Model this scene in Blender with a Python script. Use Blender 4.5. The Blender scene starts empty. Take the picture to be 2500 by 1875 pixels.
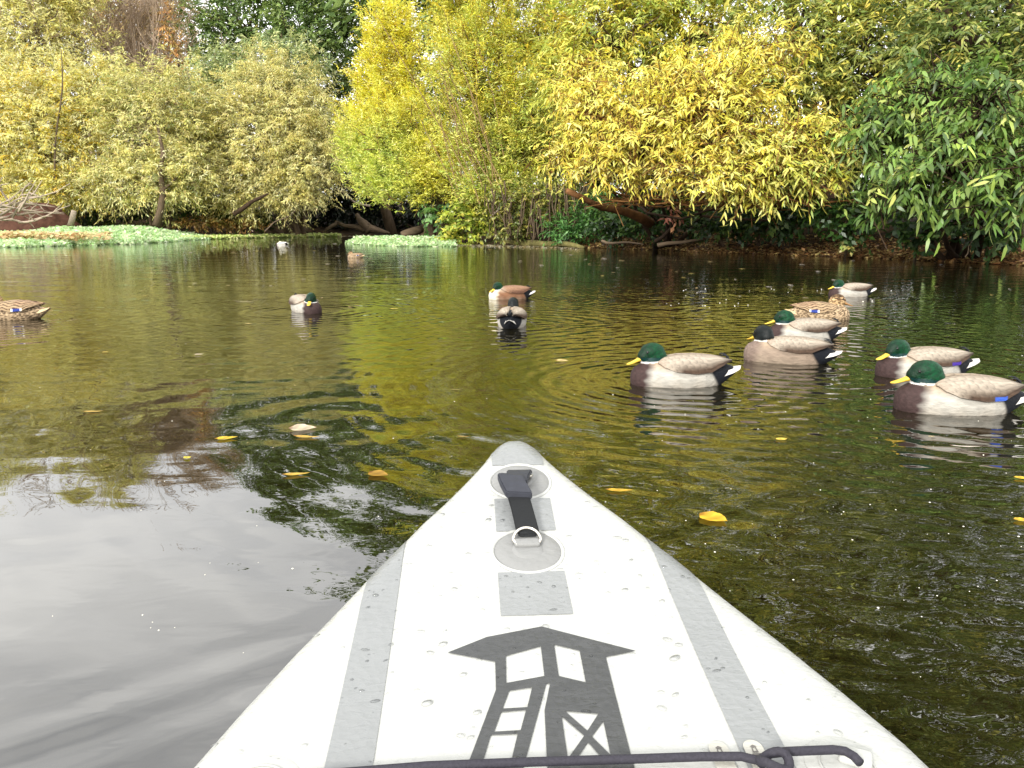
import bpy, bmesh, math, random
import numpy as np
from mathutils import Vector, Matrix
from mathutils.geometry import tessellate_polygon

# ------------------------------------------------------------------ camera, world, sun, exposure
SC = bpy.context.scene
COL = SC.collection
CAM_H, PITCH, FPX = 0.765, math.radians(11.66), 1878.0
cam = bpy.data.cameras.new('camera')
cam.sensor_width = 36.0
cam.lens = 36.0 * FPX / 2500.0
cam.clip_start, cam.clip_end = 0.05, 4000
cam_ob = bpy.data.objects.new('camera', cam)
cam_ob.location = (0, 0, CAM_H)
cam_ob.rotation_euler = (math.pi / 2 - PITCH, 0, 0)
COL.objects.link(cam_ob)
SC.camera = cam_ob

SUN_EL, SUN_AZ = math.radians(23), math.radians(208)     # azimuth clockwise from +Y: behind the camera, to its left
W = bpy.data.worlds.new('World'); SC.world = W; W.use_nodes = True
nt = W.node_tree; nt.nodes.clear()
def N(tree, typ, **kw):
    n = tree.nodes.new(typ)
    for k, v in kw.items():
        if k.startswith('_'): setattr(n, k[1:], v)
    return n
out = N(nt, 'ShaderNodeOutputWorld'); bg = N(nt, 'ShaderNodeBackground')
sky = N(nt, 'ShaderNodeTexSky'); sky.sky_type = 'NISHITA'; sky.sun_disc = False
sky.sun_elevation = SUN_EL; sky.sun_rotation = SUN_AZ; sky.air_density = 1.0; sky.dust_density = 2.0
tc = N(nt, 'ShaderNodeTexCoord')
mp = N(nt, 'ShaderNodeMapping'); mp.inputs['Scale'].default_value = (1.0, 1.0, 2.2)
cn = N(nt, 'ShaderNodeTexNoise'); cn.inputs['Scale'].default_value = 2.6; cn.inputs['Detail'].default_value = 4; cn.inputs['Roughness'].default_value = 0.5
cr = N(nt, 'ShaderNodeValToRGB')                          # brightness of the cloud sheet
cr.color_ramp.elements[0].position = 0.34; cr.color_ramp.elements[0].color = (0.55, 0.555, 0.57, 1)
cr.color_ramp.elements[1].position = 0.68; cr.color_ramp.elements[1].color = (1.0, 0.985, 0.95, 1)
cm = N(nt, 'ShaderNodeMixRGB'); cm.blend_type = 'MULTIPLY'; cm.inputs[0].default_value = 1.0
cm.inputs[2].default_value = (30, 30, 30, 1)
mx = N(nt, 'ShaderNodeMixRGB'); mx.inputs[0].default_value = 0.86   # mostly cloud, some clear sky through it
L = nt.links.new
L(tc.outputs['Generated'], mp.inputs[0]); L(mp.outputs[0], cn.inputs['Vector']); L(cn.outputs[0], cr.inputs[0])
L(cr.outputs[0], cm.inputs[1]); L(sky.outputs[0], mx.inputs[1]); L(cm.outputs[0], mx.inputs[2])
L(mx.outputs[0], bg.inputs[0]); L(bg.outputs[0], out.inputs[0])
bg.inputs[1].default_value = 0.1

sun = bpy.data.lights.new('sun', 'SUN'); sun.energy = 4.2; sun.angle = math.radians(12); sun.color = (1, 0.97, 0.91)
sun_ob = bpy.data.objects.new('sun', sun)
sun_ob.rotation_euler = (math.pi / 2 - SUN_EL, 0, math.pi - SUN_AZ)
COL.objects.link(sun_ob); sun_ob.location = (-8, -12, 20)

SC.view_settings.view_transform = 'Standard'; SC.view_settings.look = 'None'
SC.view_settings.exposure = 0.20; SC.view_settings.gamma = 1.0; SC.view_settings.use_curve_mapping = False
SC.render.engine = 'CYCLES'
cy = SC.cycles
cy.use_denoising = True; cy.max_bounces = 7; cy.diffuse_bounces = 3; cy.glossy_bounces = 4
cy.transmission_bounces = 5; cy.transparent_max_bounces = 6; cy.caustics_reflective = False; cy.caustics_refractive = False
cy.sample_clamp_indirect = 6.0

# ------------------------------------------------------------------ helpers
rng = np.random.default_rng(7)
random.seed(7)
def lin(c):
    c = np.asarray(c, float) / 255.0
    return np.where(c <= 0.04045, c / 12.92, ((c + 0.055) / 1.055) ** 2.4)
def rgba(r, g, b): return tuple(float(v) for v in lin((r, g, b))) + (1.0,)
KV = 2500 / 2212.0
def ray(vx, vy):
    u = (vx * KV - 1250) / FPX; w = (937.5 - vy * KV) / FPX
    return np.array([u, math.cos(PITCH) + w * math.sin(PITCH), -math.sin(PITCH) + w * math.cos(PITCH)])
def at(vx, vy, Y):
    d = ray(vx, vy); return np.array([0, 0, CAM_H]) + d * (Y / d[1])
def on_water(vx, vy, z=0.0):
    d = ray(vx, vy); return np.array([0, 0, CAM_H]) + d * ((z - CAM_H) / d[2])

def material(name):
    m = bpy.data.materials.new(name); m.use_nodes = True
    m.node_tree.nodes.clear()
    return m, m.node_tree
def simple_mat(name, col, rough=0.6, spec=0.5, metal=0.0, noise=None, bump=0.0, attr=None, amount=0.25, stretch=(1, 1, 1), sheen=0.0):
    m, t = material(name); l = t.links.new
    o = N(t, 'ShaderNodeOutputMaterial'); p = N(t, 'ShaderNodeBsdfPrincipled')
    p.inputs['Roughness'].default_value = rough; p.inputs['Specular IOR Level'].default_value = spec; p.inputs['Metallic'].default_value = metal
    l(p.outputs[0], o.inputs[0])
    src = None
    if attr:
        a = N(t, 'ShaderNodeAttribute'); a.attribute_name = attr; src = a.outputs['Color']
    else:
        r = N(t, 'ShaderNodeRGB'); r.outputs[0].default_value = col; src = r.outputs[0]
    if noise:
        tcn = N(t, 'ShaderNodeTexCoord'); mpn = N(t, 'ShaderNodeMapping'); mpn.inputs['Scale'].default_value = stretch
        nz = N(t, 'ShaderNodeTexNoise'); nz.inputs['Scale'].default_value = noise; nz.inputs['Detail'].default_value = 5; nz.inputs['Roughness'].default_value = 0.6
        l(tcn.outputs['Object'], mpn.inputs[0]); l(mpn.outputs[0], nz.inputs['Vector'])
        mr = N(t, 'ShaderNodeMapRange'); mr.inputs[1].default_value = 0.25; mr.inputs[2].default_value = 0.75
        mr.inputs[3].default_value = 1 - amount; mr.inputs[4].default_value = 1 + amount
        l(nz.outputs[0], mr.inputs[0])
        vm = N(t, 'ShaderNodeVectorMath'); vm.operation = 'SCALE'; l(src, vm.inputs[0]); l(mr.outputs[0], vm.inputs['Scale'])
        l(vm.outputs[0], p.inputs['Base Color'])
        if bump:
            b = N(t, 'ShaderNodeBump'); b.inputs['Strength'].default_value = 1.0; b.inputs['Distance'].default_value = bump
            l(nz.outputs[0], b.inputs['Height']); l(b.outputs[0], p.inputs['Normal'])
    else:
        l(src, p.inputs['Base Color'])
    return m

def link(ob, parent=None):
    COL.objects.link(ob)
    if parent is not None: ob.parent = parent
    return ob
def thing(name, label, cat, loc=(0, 0, 0), group=None, rotz=0.0):
    o = bpy.data.objects.new(name, None); COL.objects.link(o)
    o.location = loc; o.rotation_euler = (0, 0, rotz); o.empty_display_size = 0.1
    o['label'] = label; o['category'] = cat
    if group: o['group'] = group
    return o
def tag(o, label, cat, group=None):
    o['label'] = label; o['category'] = cat
    if group: o['group'] = group
    return o
def mesh_ob(name, verts, faces, mat, parent=None, smooth=True, colors=None, kind=None):
    me = bpy.data.meshes.new(name)
    me.from_pydata([tuple(map(float, v)) for v in verts], [], faces)
    if smooth: me.polygons.foreach_set('use_smooth', [True] * len(me.polygons))
    if colors is not None:
        a = me.color_attributes.new('Col', 'FLOAT_COLOR', 'POINT')
        c = np.ones((len(verts), 4), np.float32); c[:, :3] = colors; a.data.foreach_set('color', c.ravel())
    me.materials.append(mat); me.update()
    o = bpy.data.objects.new(name, me); link(o, parent)
    if kind: o['kind'] = kind
    return o
def np_mesh(name, V, loops, sizes, colors, mat, smooth=False):
    """fast mesh: V (n,3), loops flat vertex indices, sizes per-face corner counts"""
    me = bpy.data.meshes.new(name)
    me.vertices.add(len(V)); me.vertices.foreach_set('co', np.ascontiguousarray(V, np.float32).ravel())
    me.loops.add(len(loops)); me.loops.foreach_set('vertex_index', np.ascontiguousarray(loops, np.int32))
    me.polygons.add(len(sizes))
    st = np.concatenate([[0], np.cumsum(sizes)[:-1]]).astype(np.int32)
    me.polygons.foreach_set('loop_start', st)
    if smooth: me.polygons.foreach_set('use_smooth', np.ones(len(sizes), bool))
    me.update(calc_edges=True); me.validate()
    a = me.color_attributes.new('Col', 'FLOAT_COLOR', 'POINT')
    c = np.ones((len(V), 4), np.float32); c[:, :3] = colors; a.data.foreach_set('color', c.ravel())
    me.materials.append(mat)
    return me
def unit(v): return v / np.maximum(np.linalg.norm(v, axis=-1, keepdims=True), 1e-9)

class Tubes:
    def __init__(s): s.v = []; s.f = []
    def add(s, pts, radii, sides=5, cap=True):
        pts = [Vector(map(float, p)) for p in pts]; n0 = len(s.v); prev = None
        for i, p in enumerate(pts):
            d = (pts[min(i + 1, len(pts) - 1)] - pts[max(i - 1, 0)])
            d = d.normalized() if d.length > 1e-9 else Vector((0, 0, 1))
            if prev is None:
                up = Vector((0, 0, 1)) if abs(d.z) < 0.9 else Vector((1, 0, 0)); a = d.cross(up).normalized()
            else:
                a = (prev - d * prev.dot(d))
                a = a.normalized() if a.length > 1e-6 else d.orthogonal().normalized()
            prev = a; b = d.cross(a)
            for k in range(sides):
                t = 2 * math.pi * k / sides
                s.v.append(p + (a * math.cos(t) + b * math.sin(t)) * radii[i])
        for i in range(len(pts) - 1):
            for k in range(sides):
                k2 = (k + 1) % sides
                s.f.append((n0 + i * sides + k, n0 + i * sides + k2, n0 + (i + 1) * sides + k2, n0 + (i + 1) * sides + k))
        if cap:
            s.f.append(tuple(n0 + k for k in reversed(range(sides))))
            s.f.append(tuple(n0 + (len(pts) - 1) * sides + k for k in range(sides)))
    def build(s, name, mat, parent=None, origin=(0, 0, 0), kind=None):
        o = Vector(tuple(map(float, origin)))
        return mesh_ob(name, [v - o for v in s.v], s.f, mat, parent, kind=kind)
def wander(p0, p1, n, amp, r=random):
    p0 = np.array(p0, float); p1 = np.array(p1, float); ln = np.linalg.norm(p1 - p0)
    ph = [r.uniform(0, 6.28) for _ in range(6)]
    pts = []
    for i in range(n):
        t = i / (n - 1); e = math.sin(math.pi * t) if n > 2 else 0
        off = np.array([math.sin(3.1 * t + ph[0]) + .5 * math.sin(7 * t + ph[1]), math.sin(3.3 * t + ph[2]) + .5 * math.sin(8 * t + ph[3]),
                        math.sin(2.7 * t + ph[4]) + .5 * math.sin(6 * t + ph[5])]) * amp * ln * e
        pts.append(p0 + (p1 - p0) * t + off)
    return pts

# ------------------------------------------------------------------ materials
def leaf_material():
    m, t = material('leaf'); l = t.links.new
    o = N(t, 'ShaderNodeOutputMaterial'); a = N(t, 'ShaderNodeAttribute'); a.attribute_name = 'Col'
    d = N(t, 'ShaderNodeBsdfDiffuse'); tr = N(t, 'ShaderNodeBsdfTranslucent'); g = N(t, 'ShaderNodeBsdfGlossy')
    g.inputs['Roughness'].default_value = 0.45
    m1 = N(t, 'ShaderNodeMixShader'); m1.inputs[0].default_value = 0.38
    m2 = N(t, 'ShaderNodeMixShader'); m2.inputs[0].default_value = 0.045
    gm = N(t, 'ShaderNodeGamma'); gm.inputs[1].default_value = 0.92
    l(a.outputs['Color'], d.inputs[0]); l(a.outputs['Color'], gm.inputs[0]); l(gm.outputs[0], tr.inputs[0])
    l(d.outputs[0], m1.inputs[1]); l(tr.outputs[0], m1.inputs[2]); l(m1.outputs[0], m2.inputs[1]); l(g.outputs[0], m2.inputs[2])
    l(m2.outputs[0], o.inputs[0])
    return m
M_LEAF = leaf_material()
M_BARK = simple_mat('bark', rgba(92, 78, 62), 0.9, 0.2, noise=9, bump=0.02, amount=0.45, stretch=(1, 1, .25))
M_BARK_DARK = simple_mat('dark_bark', rgba(62, 48, 36), 0.9, 0.2, noise=9, bump=0.02, amount=0.45)
M_BARK_ORANGE = simple_mat('orange_bark', rgba(112, 78, 48), 0.85, 0.2, noise=7, bump=0.02, amount=0.5)
M_TWIG = simple_mat('twig', rgba(120, 84, 48), 0.85, 0.2, noise=6, amount=0.35)
M_TWIG_RED = simple_mat('reddish_twig', rgba(166, 146, 126), 0.9, 0.2, noise=3, amount=0.3)
M_DEAD = simple_mat('bleached_wood', rgba(160, 145, 128), 0.85, 0.2, noise=9, amount=0.3)
M_LOG = simple_mat('grey_log', rgba(96, 82, 66), 0.9, 0.2, noise=6, bump=0.03, amount=0.5, stretch=(.3, 1, 1))

# ------------------------------------------------------------------ ground and water
SHORE = [(-1500, 40), (-400, 42), (0, 45), (400, 48), (560, 54), (700, 56), (850, 58), (905, 56), (945, 38), (1000, 31.8), (1200, 28.6), (1500, 22.8),
         (1800, 19.3), (2212, 15.0), (2700, 12.5)]
def az_of(vx): return math.atan2((vx * KV - 1250) / FPX, 1.0)
_sa = [-math.pi, -1.9] + [az_of(v) for v, _ in SHORE] + [1.5, 2.2, math.pi]
_sd = [40, 40] + [d / math.cos(az_of(v)) if False else d for v, d in SHORE] + [16, 30, 40]
def shore_dist(az): return np.interp(az, _sa, _sd)
def ground_z(x, y):
    x = np.asarray(x, float); y = np.asarray(y, float)
    r = np.hypot(x, y); az = np.arctan2(x, y)
    # depth along +Y inside the view, plain radius elsewhere
    dd = shore_dist(az); c = np.where(np.abs(az) < 1.0, np.cos(az), 1.0)
    t = (r * c - dd)
    z = np.interp(t, [-6, -1.5, -0.15, 0.0, 0.5, 2.0, 4, 12, 60, 3000], [-0.6, -0.35, -0.03, 0.02, 0.10, 0.22, 0.75, 2.0, 4.0, 8.0])
    lump = 0.05 * np.sin(x * 1.9 + np.sin(y * 1.3)) * np.sin(y * 2.3 + 1) + 0.025 * np.sin(x * 5.1 + y * 3.7) * np.sin(y * 6.3 - x * 2)
    return z + lump * np.clip((t + 0.4) / 2.0, 0, 1)
def build_ground():
    na, rs = 420, np.concatenate([np.linspace(10, 75, 150), np.geomspace(78, 2500, 26)])
    az = np.concatenate([np.linspace(-math.pi, -0.75, 50, endpoint=False), np.linspace(-0.75, 0.75, 220, endpoint=False), np.linspace(0.75, math.pi, 50, endpoint=False)])
    A, R = np.meshgrid(az, rs, indexing='ij'); X = R * np.sin(A); Y = R * np.cos(A)
    Z = ground_z(X, Y); na, nr = A.shape
    V = np.stack([X, Y, Z], -1).reshape(-1, 3)
    i = np.arange(na)[:, None]; j = np.arange(nr - 1)[None, :]; i2 = (i + 1) % na
    F = np.stack([i * nr + j, i * nr + j + 1, i2 * nr + j + 1, i2 * nr + j], -1).reshape(-1)
    m, t = material('bank_soil'); l = t.links.new
    o = N(t, 'ShaderNodeOutputMaterial'); p = N(t, 'ShaderNodeBsdfPrincipled'); p.inputs['Roughness'].default_value = 0.95; p.inputs['Specular IOR Level'].default_value = 0.15
    tcn = N(t, 'ShaderNodeTexCoord'); n1 = N(t, 'ShaderNodeTexNoise'); n1.inputs['Scale'].default_value = 2.3; n1.inputs['Detail'].default_value = 8
    r = N(t, 'ShaderNodeValToRGB'); r.color_ramp.elements[0].color = rgba(30, 24, 16); r.color_ramp.elements[1].color = rgba(84, 66, 46)
    r.color_ramp.elements[0].position = .35; r.color_ramp.elements[1].position = .7
    b = N(t, 'ShaderNodeBump'); b.inputs['Distance'].default_value = 0.06
    l(tcn.outputs['Object'], n1.inputs['Vector']); l(n1.outputs[0], r.inputs[0]); l(r.outputs[0], p.inputs['Base Color']); l(n1.outputs[0], b.inputs['Height'])
    l(b.outputs[0], p.inputs['Normal']); l(p.outputs[0], o.inputs[0])
    me = np_mesh('ground', V, F, np.full(len(F) // 4, 4), np.ones((len(V), 3)) * .1, m, True)
    ob = bpy.data.objects.new('ground', me); link(ob); ob['kind'] = 'structure'
build_ground()

DUCKS = [  # name, label, type, x, y, heading, head yaw, scale
    ('mallard_drake', 'green-headed drake swimming alone in clear water, nearest to the board tip on its right', 'drake', 0.83, 3.72, 180, 10, 1.0),
    ('mallard_drake', 'drake nearest the camera at the right edge, green head overlapping the drake behind it', 'drake', 1.88, 3.17, 176, -6, 1.03),
    ('mallard_drake', 'drake half hidden behind the big drake at the right edge, purple wing patch', 'drake_purple', 2.14, 3.94, 182, 14, 0.99),
    ('mallard_drake', 'tan-sided drake with blackish head turned away, facing left in front of another drake', 'drake_dark', 1.58, 4.36, 160, -45, 0.98),
    ('mallard_drake', 'green-headed drake between the dark-headed drake and the brown hen', 'drake', 2.00, 5.24, 176, -10, 0.97),
    ('mallard_hen', 'mottled brown hen facing right behind a green-headed drake', 'hen', 2.55, 6.36, 2, -6, 1.0),
    ('mallard_drake', 'small-looking drake farthest out of the right-hand group, alone before the bank', 'drake', 3.72, 8.48, 184, 8, 0.98),
    ('mallard_drake', 'white-sided drake swimming towards the camera, bill lowered, left of the board', 'drake_front', -1.88, 6.99, 306, -34, 0.98),
    ('mallard_drake', 'drake seen from behind, round white body with black rump', 'drake_rear', 0.0, 5.97, 86, 0, 1.0),
    ('mallard_drake', 'brown-bodied drake with white breast and green head behind the rear-facing drake', 'drake_brown', -0.02, 8.21, 196, 32, 0.95),
    ('mallard_hen', 'mottled buff hen cut off by the left edge of the photo, only tail end showing', 'hen', -4.17, 6.42, 181, 0, 1.05),
    ('mallard_hen', 'small far brown duck swimming left in front of the centre weed mat', 'hen', -3.75, 18.68, 178, 0, 0.78),
    ('mallard_drake', 'tiny white-looking duck with tucked head on the far dark water', 'pale', -9.38, 31.88, 180, 0, 1.0),
]
def build_water():
    m, t = material('pond_water'); l = t.links.new
    o = N(t, 'ShaderNodeOutputMaterial'); p = N(t, 'ShaderNodeBsdfPrincipled')
    p.inputs['Base Color'].default_value = (0.008, 0.0066, 0.0018, 1); p.inputs['Roughness'].default_value = 0.012; p.inputs['IOR'].default_value = 2.12
    tcn = N(t, 'ShaderNodeTexCoord'); P = tcn.outputs['Object']
    def math_(op, a, b=None, c=None):
        n = N(t, 'ShaderNodeMath'); n.operation = op
        for i, v in enumerate((a, b, c)):
            if v is None: continue
            if isinstance(v, (int, float)): n.inputs[i].default_value = v
            else: l(v, n.inputs[i])
        return n.outputs[0]
    def noise(scale, stretch=(1, 1, 1), rot=0, detail=2.0, rough=.5, dist=0.0):
        mpn = N(t, 'ShaderNodeMapping'); mpn.inputs['Scale'].default_value = stretch; mpn.inputs['Rotation'].default_value = (0, 0, rot)
        nz = N(t, 'ShaderNodeTexNoise'); nz.inputs['Scale'].default_value = scale; nz.inputs['Detail'].default_value = detail
        nz.inputs['Roughness'].default_value = rough; nz.inputs['Distortion'].default_value = dist
        l(P, mpn.inputs[0]); l(mpn.outputs[0], nz.inputs['Vector']); return nz.outputs[0]
    # calm patches: slow mask, calmer to the left of the board
    sep = N(t, 'ShaderNodeSeparateXYZ'); l(P, sep.inputs[0]); X, Y = sep.outputs[0], sep.outputs[1]
    side = N(t, 'ShaderNodeMapRange'); side.interpolation_type = 'SMOOTHSTEP'; l(math_('SUBTRACT', X, math_('MULTIPLY', Y, 0.02)), side.inputs[0])
    side.inputs[1].default_value = -1.4; side.inputs[2].default_value = 1.2; side.inputs[3].default_value = 0.16; side.inputs[4].default_value = 1.0
    far = N(t, 'ShaderNodeMapRange'); l(Y, far.inputs[0]); far.inputs[1].default_value = 2.0; far.inputs[2].default_value = 6.0; far.inputs[3].default_value = 0.0; far.inputs[4].default_value = .6
    calm = math_('MINIMUM', math_('ADD', side.outputs[0], far.outputs[0]), 1.0)
    h = math_('MULTIPLY', noise(1.1, (1, 1.6, 1), .2, 2.0, .5, .3), 0.011)
    h2 = math_('MULTIPLY', noise(5.0, (0.8, 1.5, 1), -.1, 2.0, .5, .8), 0.0036)
    h3 = math_('MULTIPLY', noise(19.0, (0.7, 1.3, 1), .15, 2.0, .55, .5), 0.00045)
    tot = math_('ADD', h, math_('MULTIPLY', math_('ADD', h2, h3), calm))
    def ring(cx, cy, lam, amp, reach, ph=0.0, inner=.12):
        vm = N(t, 'ShaderNodeVectorMath'); vm.operation = 'DISTANCE'; vm.inputs[1].default_value = (cx, cy, 0); l(P, vm.inputs[0])
        d = vm.outputs['Value']
        s = math_('SINE', math_('ADD', math_('MULTIPLY', d, 2 * math.pi / lam), ph))
        e = math_('POWER', 2.718, math_('MULTIPLY', math_('DIVIDE', math_('MAXIMUM', math_('SUBTRACT', d, inner), 0), reach), -1.0))
        return math_('MULTIPLY', math_('MULTIPLY', s, e), amp)
    for i, (nm, lb, tp, x, y, hd, hy, sc) in enumerate(DUCKS[:11]):
        tot = math_('ADD', tot, ring(x, y, 0.11 + .03 * (i % 3), 0.0020 if i in (0, 1, 3, 8) else 0.0017, 0.9 + .3 * (i % 2)))
    # old wake of the board nose and a bow wave off its left rail
    tot = math_('ADD', tot, ring(-.15, 2.45, 0.34, 0.0036, 0.6, 1.0, .3))
    tot = math_('ADD', tot, ring(-.75, 3.05, 0.22, 0.0016, 0.40, 0.4, .1))
    wl = math_('ADD', math_('MULTIPLY', X, -0.59), math_('MULTIPLY', math_('SUBTRACT', Y, 1.535), 0.81))
    we = math_('POWER', 2.718, math_('MULTIPLY', math_('MULTIPLY', wl, wl), -60.0))
    tot = math_('ADD', tot, math_('MULTIPLY', math_('MULTIPLY', math_('SINE', math_('MULTIPLY', wl, 42.0)), we), 0.0013))
    b = N(t, 'ShaderNodeBump'); b.inputs['Strength'].default_value = 1.0; b.inputs['Distance'].default_value = 1.0
    l(tot, b.inputs['Height']); l(b.outputs[0], p.inputs['Normal']); l(p.outputs[0], o.inputs[0])
    V = [(0, 0, 0)] + [(90 * math.cos(2 * math.pi * k / 96), 90 * math.sin(2 * math.pi * k / 96), 0) for k in range(96)]
    ob = mesh_ob('water', V, [(0, 1 + k, 1 + (k + 1) % 96) for k in range(96)], m, smooth=False); ob['kind'] = 'structure'
build_water()

# ------------------------------------------------------------------ foliage engine
def lobe(vx, vy, Y, rxv, rzv, ry=None):
    c = at(vx, vy, Y); k = KV / FPX * Y
    rx, rz = rxv * k, rzv * k
    return (c, np.array([rx, ry if ry else min(rx, rz) * .8 + .2, rz]), 2.0 if vy + rzv < 20 or vy < -60 else 1.0)
LEAF_HEX = np.array([[0, 0], [.28, .5], [.68, .40], [1, 0], [.68, -.40], [.28, -.5]])
LEAF_RND = np.array([[0, 0], [.25, .5], [.70, .46], [1, 0], [.70, -.46], [.25, -.5]])
def leaf_frames(lobes, leaf, width, cover, seed, k=9, droop=.5, lift=.25, spread=.7, inner=.5, back=.45, jitter=.25, floor=None):
    """sprigs of leaves spread through lumpy ellipsoids; returns per-leaf frames and per-sprig data"""
    g = np.random.default_rng(seed)
    area = np.array([math.pi * r[0] * r[2] / s ** 2 for _, r, s in lobes])
    n_leaf = 1.75 * cover * area.sum() / (0.58 * leaf * width)
    ns = max(4, int(n_leaf / k))
    li = g.choice(len(lobes), ns, p=area / area.sum())
    C = np.array([c for c, _, _ in lobes])[li]; R = np.array([r for _, r, _ in lobes])[li]; S = np.array([s for _, _, s in lobes])[li]
    d = unit(g.normal(size=(ns, 3)))
    flip = (d[:, 1] > 0.15) & (g.random(ns) > back); d[flip, 1] *= -1
    ph = g.uniform(0, 6.28, (len(lobes), 6))[li]
    lump = (np.sin(d[:, 0] * 7 + ph[:, 0]) * np.sin(d[:, 2] * 6 + ph[:, 1]) + .7 * np.sin(d[:, 0] * 13 + d[:, 2] * 9 + ph[:, 2]) + .5 * np.sin(d[:, 1] * 11 + d[:, 2] * 15 + ph[:, 3]))
    rad = (inner + (1 - inner) * g.random(ns) ** .55) * (1 + .16 * lump)
    stray = g.random(ns) < .14; rad[stray] = rad[stray] * g.uniform(1.0, 1.36, stray.sum())
    base = C + d * R * rad[:, None]
    wl_ = 2 * math.pi / (np.mean(R, axis=1).mean() * .62); o_ = g.uniform(0, 6.28, 6); b_ = base * wl_
    cl = np.sin(b_[:, 0] + o_[0] + 1.3 * np.sin(b_[:, 2] * .7 + o_[1])) + np.sin(b_[:, 2] * 1.2 + o_[2] + 1.3 * np.sin(b_[:, 0] * .6 + o_[3])) + .8 * np.sin(b_[:, 1] + b_[:, 0] * .5 + o_[4])
    hole = (cl < -.35) & (g.random(ns) < .72) & (rad > inner + .15)
    base[hole] = C[hole] + d[hole] * R[hole] * (rad[hole] * .62)[:, None]
    sd = unit(d * np.array([1, 1, .8]) * .8 + np.array([0, 0, lift]) + g.normal(size=(ns, 3)) * spread * .5)
    sl = leaf * S * k * .36 * g.uniform(.6, 1.25, ns)
    base = base - sd * sl[:, None] * .5
    if floor is not None:
        keep = base[:, 2] > floor
        base, sd, sl, lump, li, d, S, cl = base[keep], sd[keep], sl[keep], lump[keep], li[keep], d[keep], S[keep], cl[keep]; ns = len(base)
    t = (np.arange(k)[None, :] + g.random((ns, k))) / k
    pos = base[:, None] + sd[:, None] * (t * sl[:, None])[..., None]
    pos[..., 2] -= droop * (t ** 2) * sl[:, None] * .5
    side = unit(np.cross(sd, np.array([0, 0, 1.0])) + g.normal(size=(ns, 3)) * .25)
    sgn = np.where((np.arange(k) % 2 == 0), 1.0, -1.0)[None, :, None]
    tang = sd[:, None] - np.array([0, 0, 1.0]) * (droop * t)[..., None]
    ld = unit(tang * .75 + side[:, None] * sgn * .75 + np.array([0, 0, -1.0]) * droop * .55 + g.normal(size=(ns, k, 3)) * jitter * 1.3)
    nr = unit(np.array([0, 0, 1.0]) + d[:, None] * .5 + g.normal(size=(ns, k, 3)) * (jitter * 2.0))
    wd = unit(np.cross(ld, nr))
    nn = np.cross(wd, ld)
    ll = leaf * S[:, None] * g.uniform(.5, 1.25, (ns, k)); ww = width * S[:, None] * g.uniform(.65, 1.25, (ns, k))
    sid = np.repeat(np.arange(ns)[:, None], k, 1)
    return dict(pos=pos.reshape(-1, 3), dir=ld.reshape(-1, 3), wid=wd.reshape(-1, 3), nor=nn.reshape(-1, 3), len=ll.ravel(), w=ww.ravel(),
                sid=sid.ravel(), cl=cl, base=base, sd=sd, sl=sl, lump=lump, li=li, g=g, droop=droop)
def leaf_colors(F, palette, weights=None, colfn=None, jit=.16):
    g = F['g']; pal = lin(palette); ns = len(F['base'])
    if colfn is not None: sc = colfn(F['base'], g)
    else: sc = pal[g.choice(len(pal), ns, p=None if weights is None else np.array(weights) / sum(weights))]
    c = sc[F['sid']] * np.exp(g.normal(size=(len(F['sid']), 1)) * jit) * np.exp(g.normal(size=(len(F['sid']), 3)) * .05)
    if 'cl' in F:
        tn = np.tanh(F['cl'] * .8)[F['sid']][:, None]; c = c * (1 + tn * np.array([.14, .09, -.10]))  # hollow clumps tinted darker and greener, adding shade to the leaf colour
    odd = g.random(len(c)) < .12
    if colfn is None: c[odd] = pal[g.choice(len(pal), odd.sum())]
    return np.clip(c, 0.002, .85)
def leaf_mesh(name, F, cols, origin, shape='rhomb', bend=.18, keep=None):
    idx = np.arange(len(F['len'])) if keep is None else keep
    p, d, w, n, ll, ww = (F[k][idx] for k in ('pos', 'dir', 'wid', 'nor', 'len', 'w')); cols = cols[idx]; m = len(idx)
    if shape == 'rhomb':
        T = np.array([[0, 0], [.42, .5], [1, 0], [.42, -.5]])
    else: T = LEAF_HEX if shape == 'hex' else LEAF_RND
    q = len(T)
    V = p[:, None] + d[:, None] * (T[:, 0][None] * ll[:, None])[..., None] + w[:, None] * (T[:, 1][None] * ww[:, None])[..., None] \
        - n[:, None] * ((T[:, 0] ** 2)[None] * bend * ll[:, None])[..., None] + n[:, None] * (np.abs(T[:, 1])[None] * .35 * ww[:, None])[..., None]
    V = V.reshape(-1, 3) - np.asarray(origin)
    b = (np.arange(m) * q)[:, None]
    if q == 4: loops = (b + np.array([0, 3, 2, 1])).ravel(); sizes = np.full(m, 4)
    else:
        loops = (b + np.array([0, 5, 1, 5, 4, 2, 1, 4, 3, 2])).ravel(); sizes = np.tile([3, 4, 3], m)
    return np_mesh(name, V, loops, sizes, np.repeat(cols, q, 0), M_LEAF)
_unit_leaves = {}
def unit_leaf(key, col):
    if key not in _unit_leaves:
        T = LEAF_HEX; z = -.18 * T[:, 0] ** 2 + .06 * np.abs(T[:, 1])
        V = np.stack([T[:, 0], T[:, 1], z], 1)
        _unit_leaves[key] = np_mesh('leaf', V, np.array([0, 5, 1, 5, 4, 2, 1, 4, 3, 2]), np.array([3, 4, 3]), np.tile(col, (6, 1)), M_LEAF)
    return _unit_leaves[key]
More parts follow.
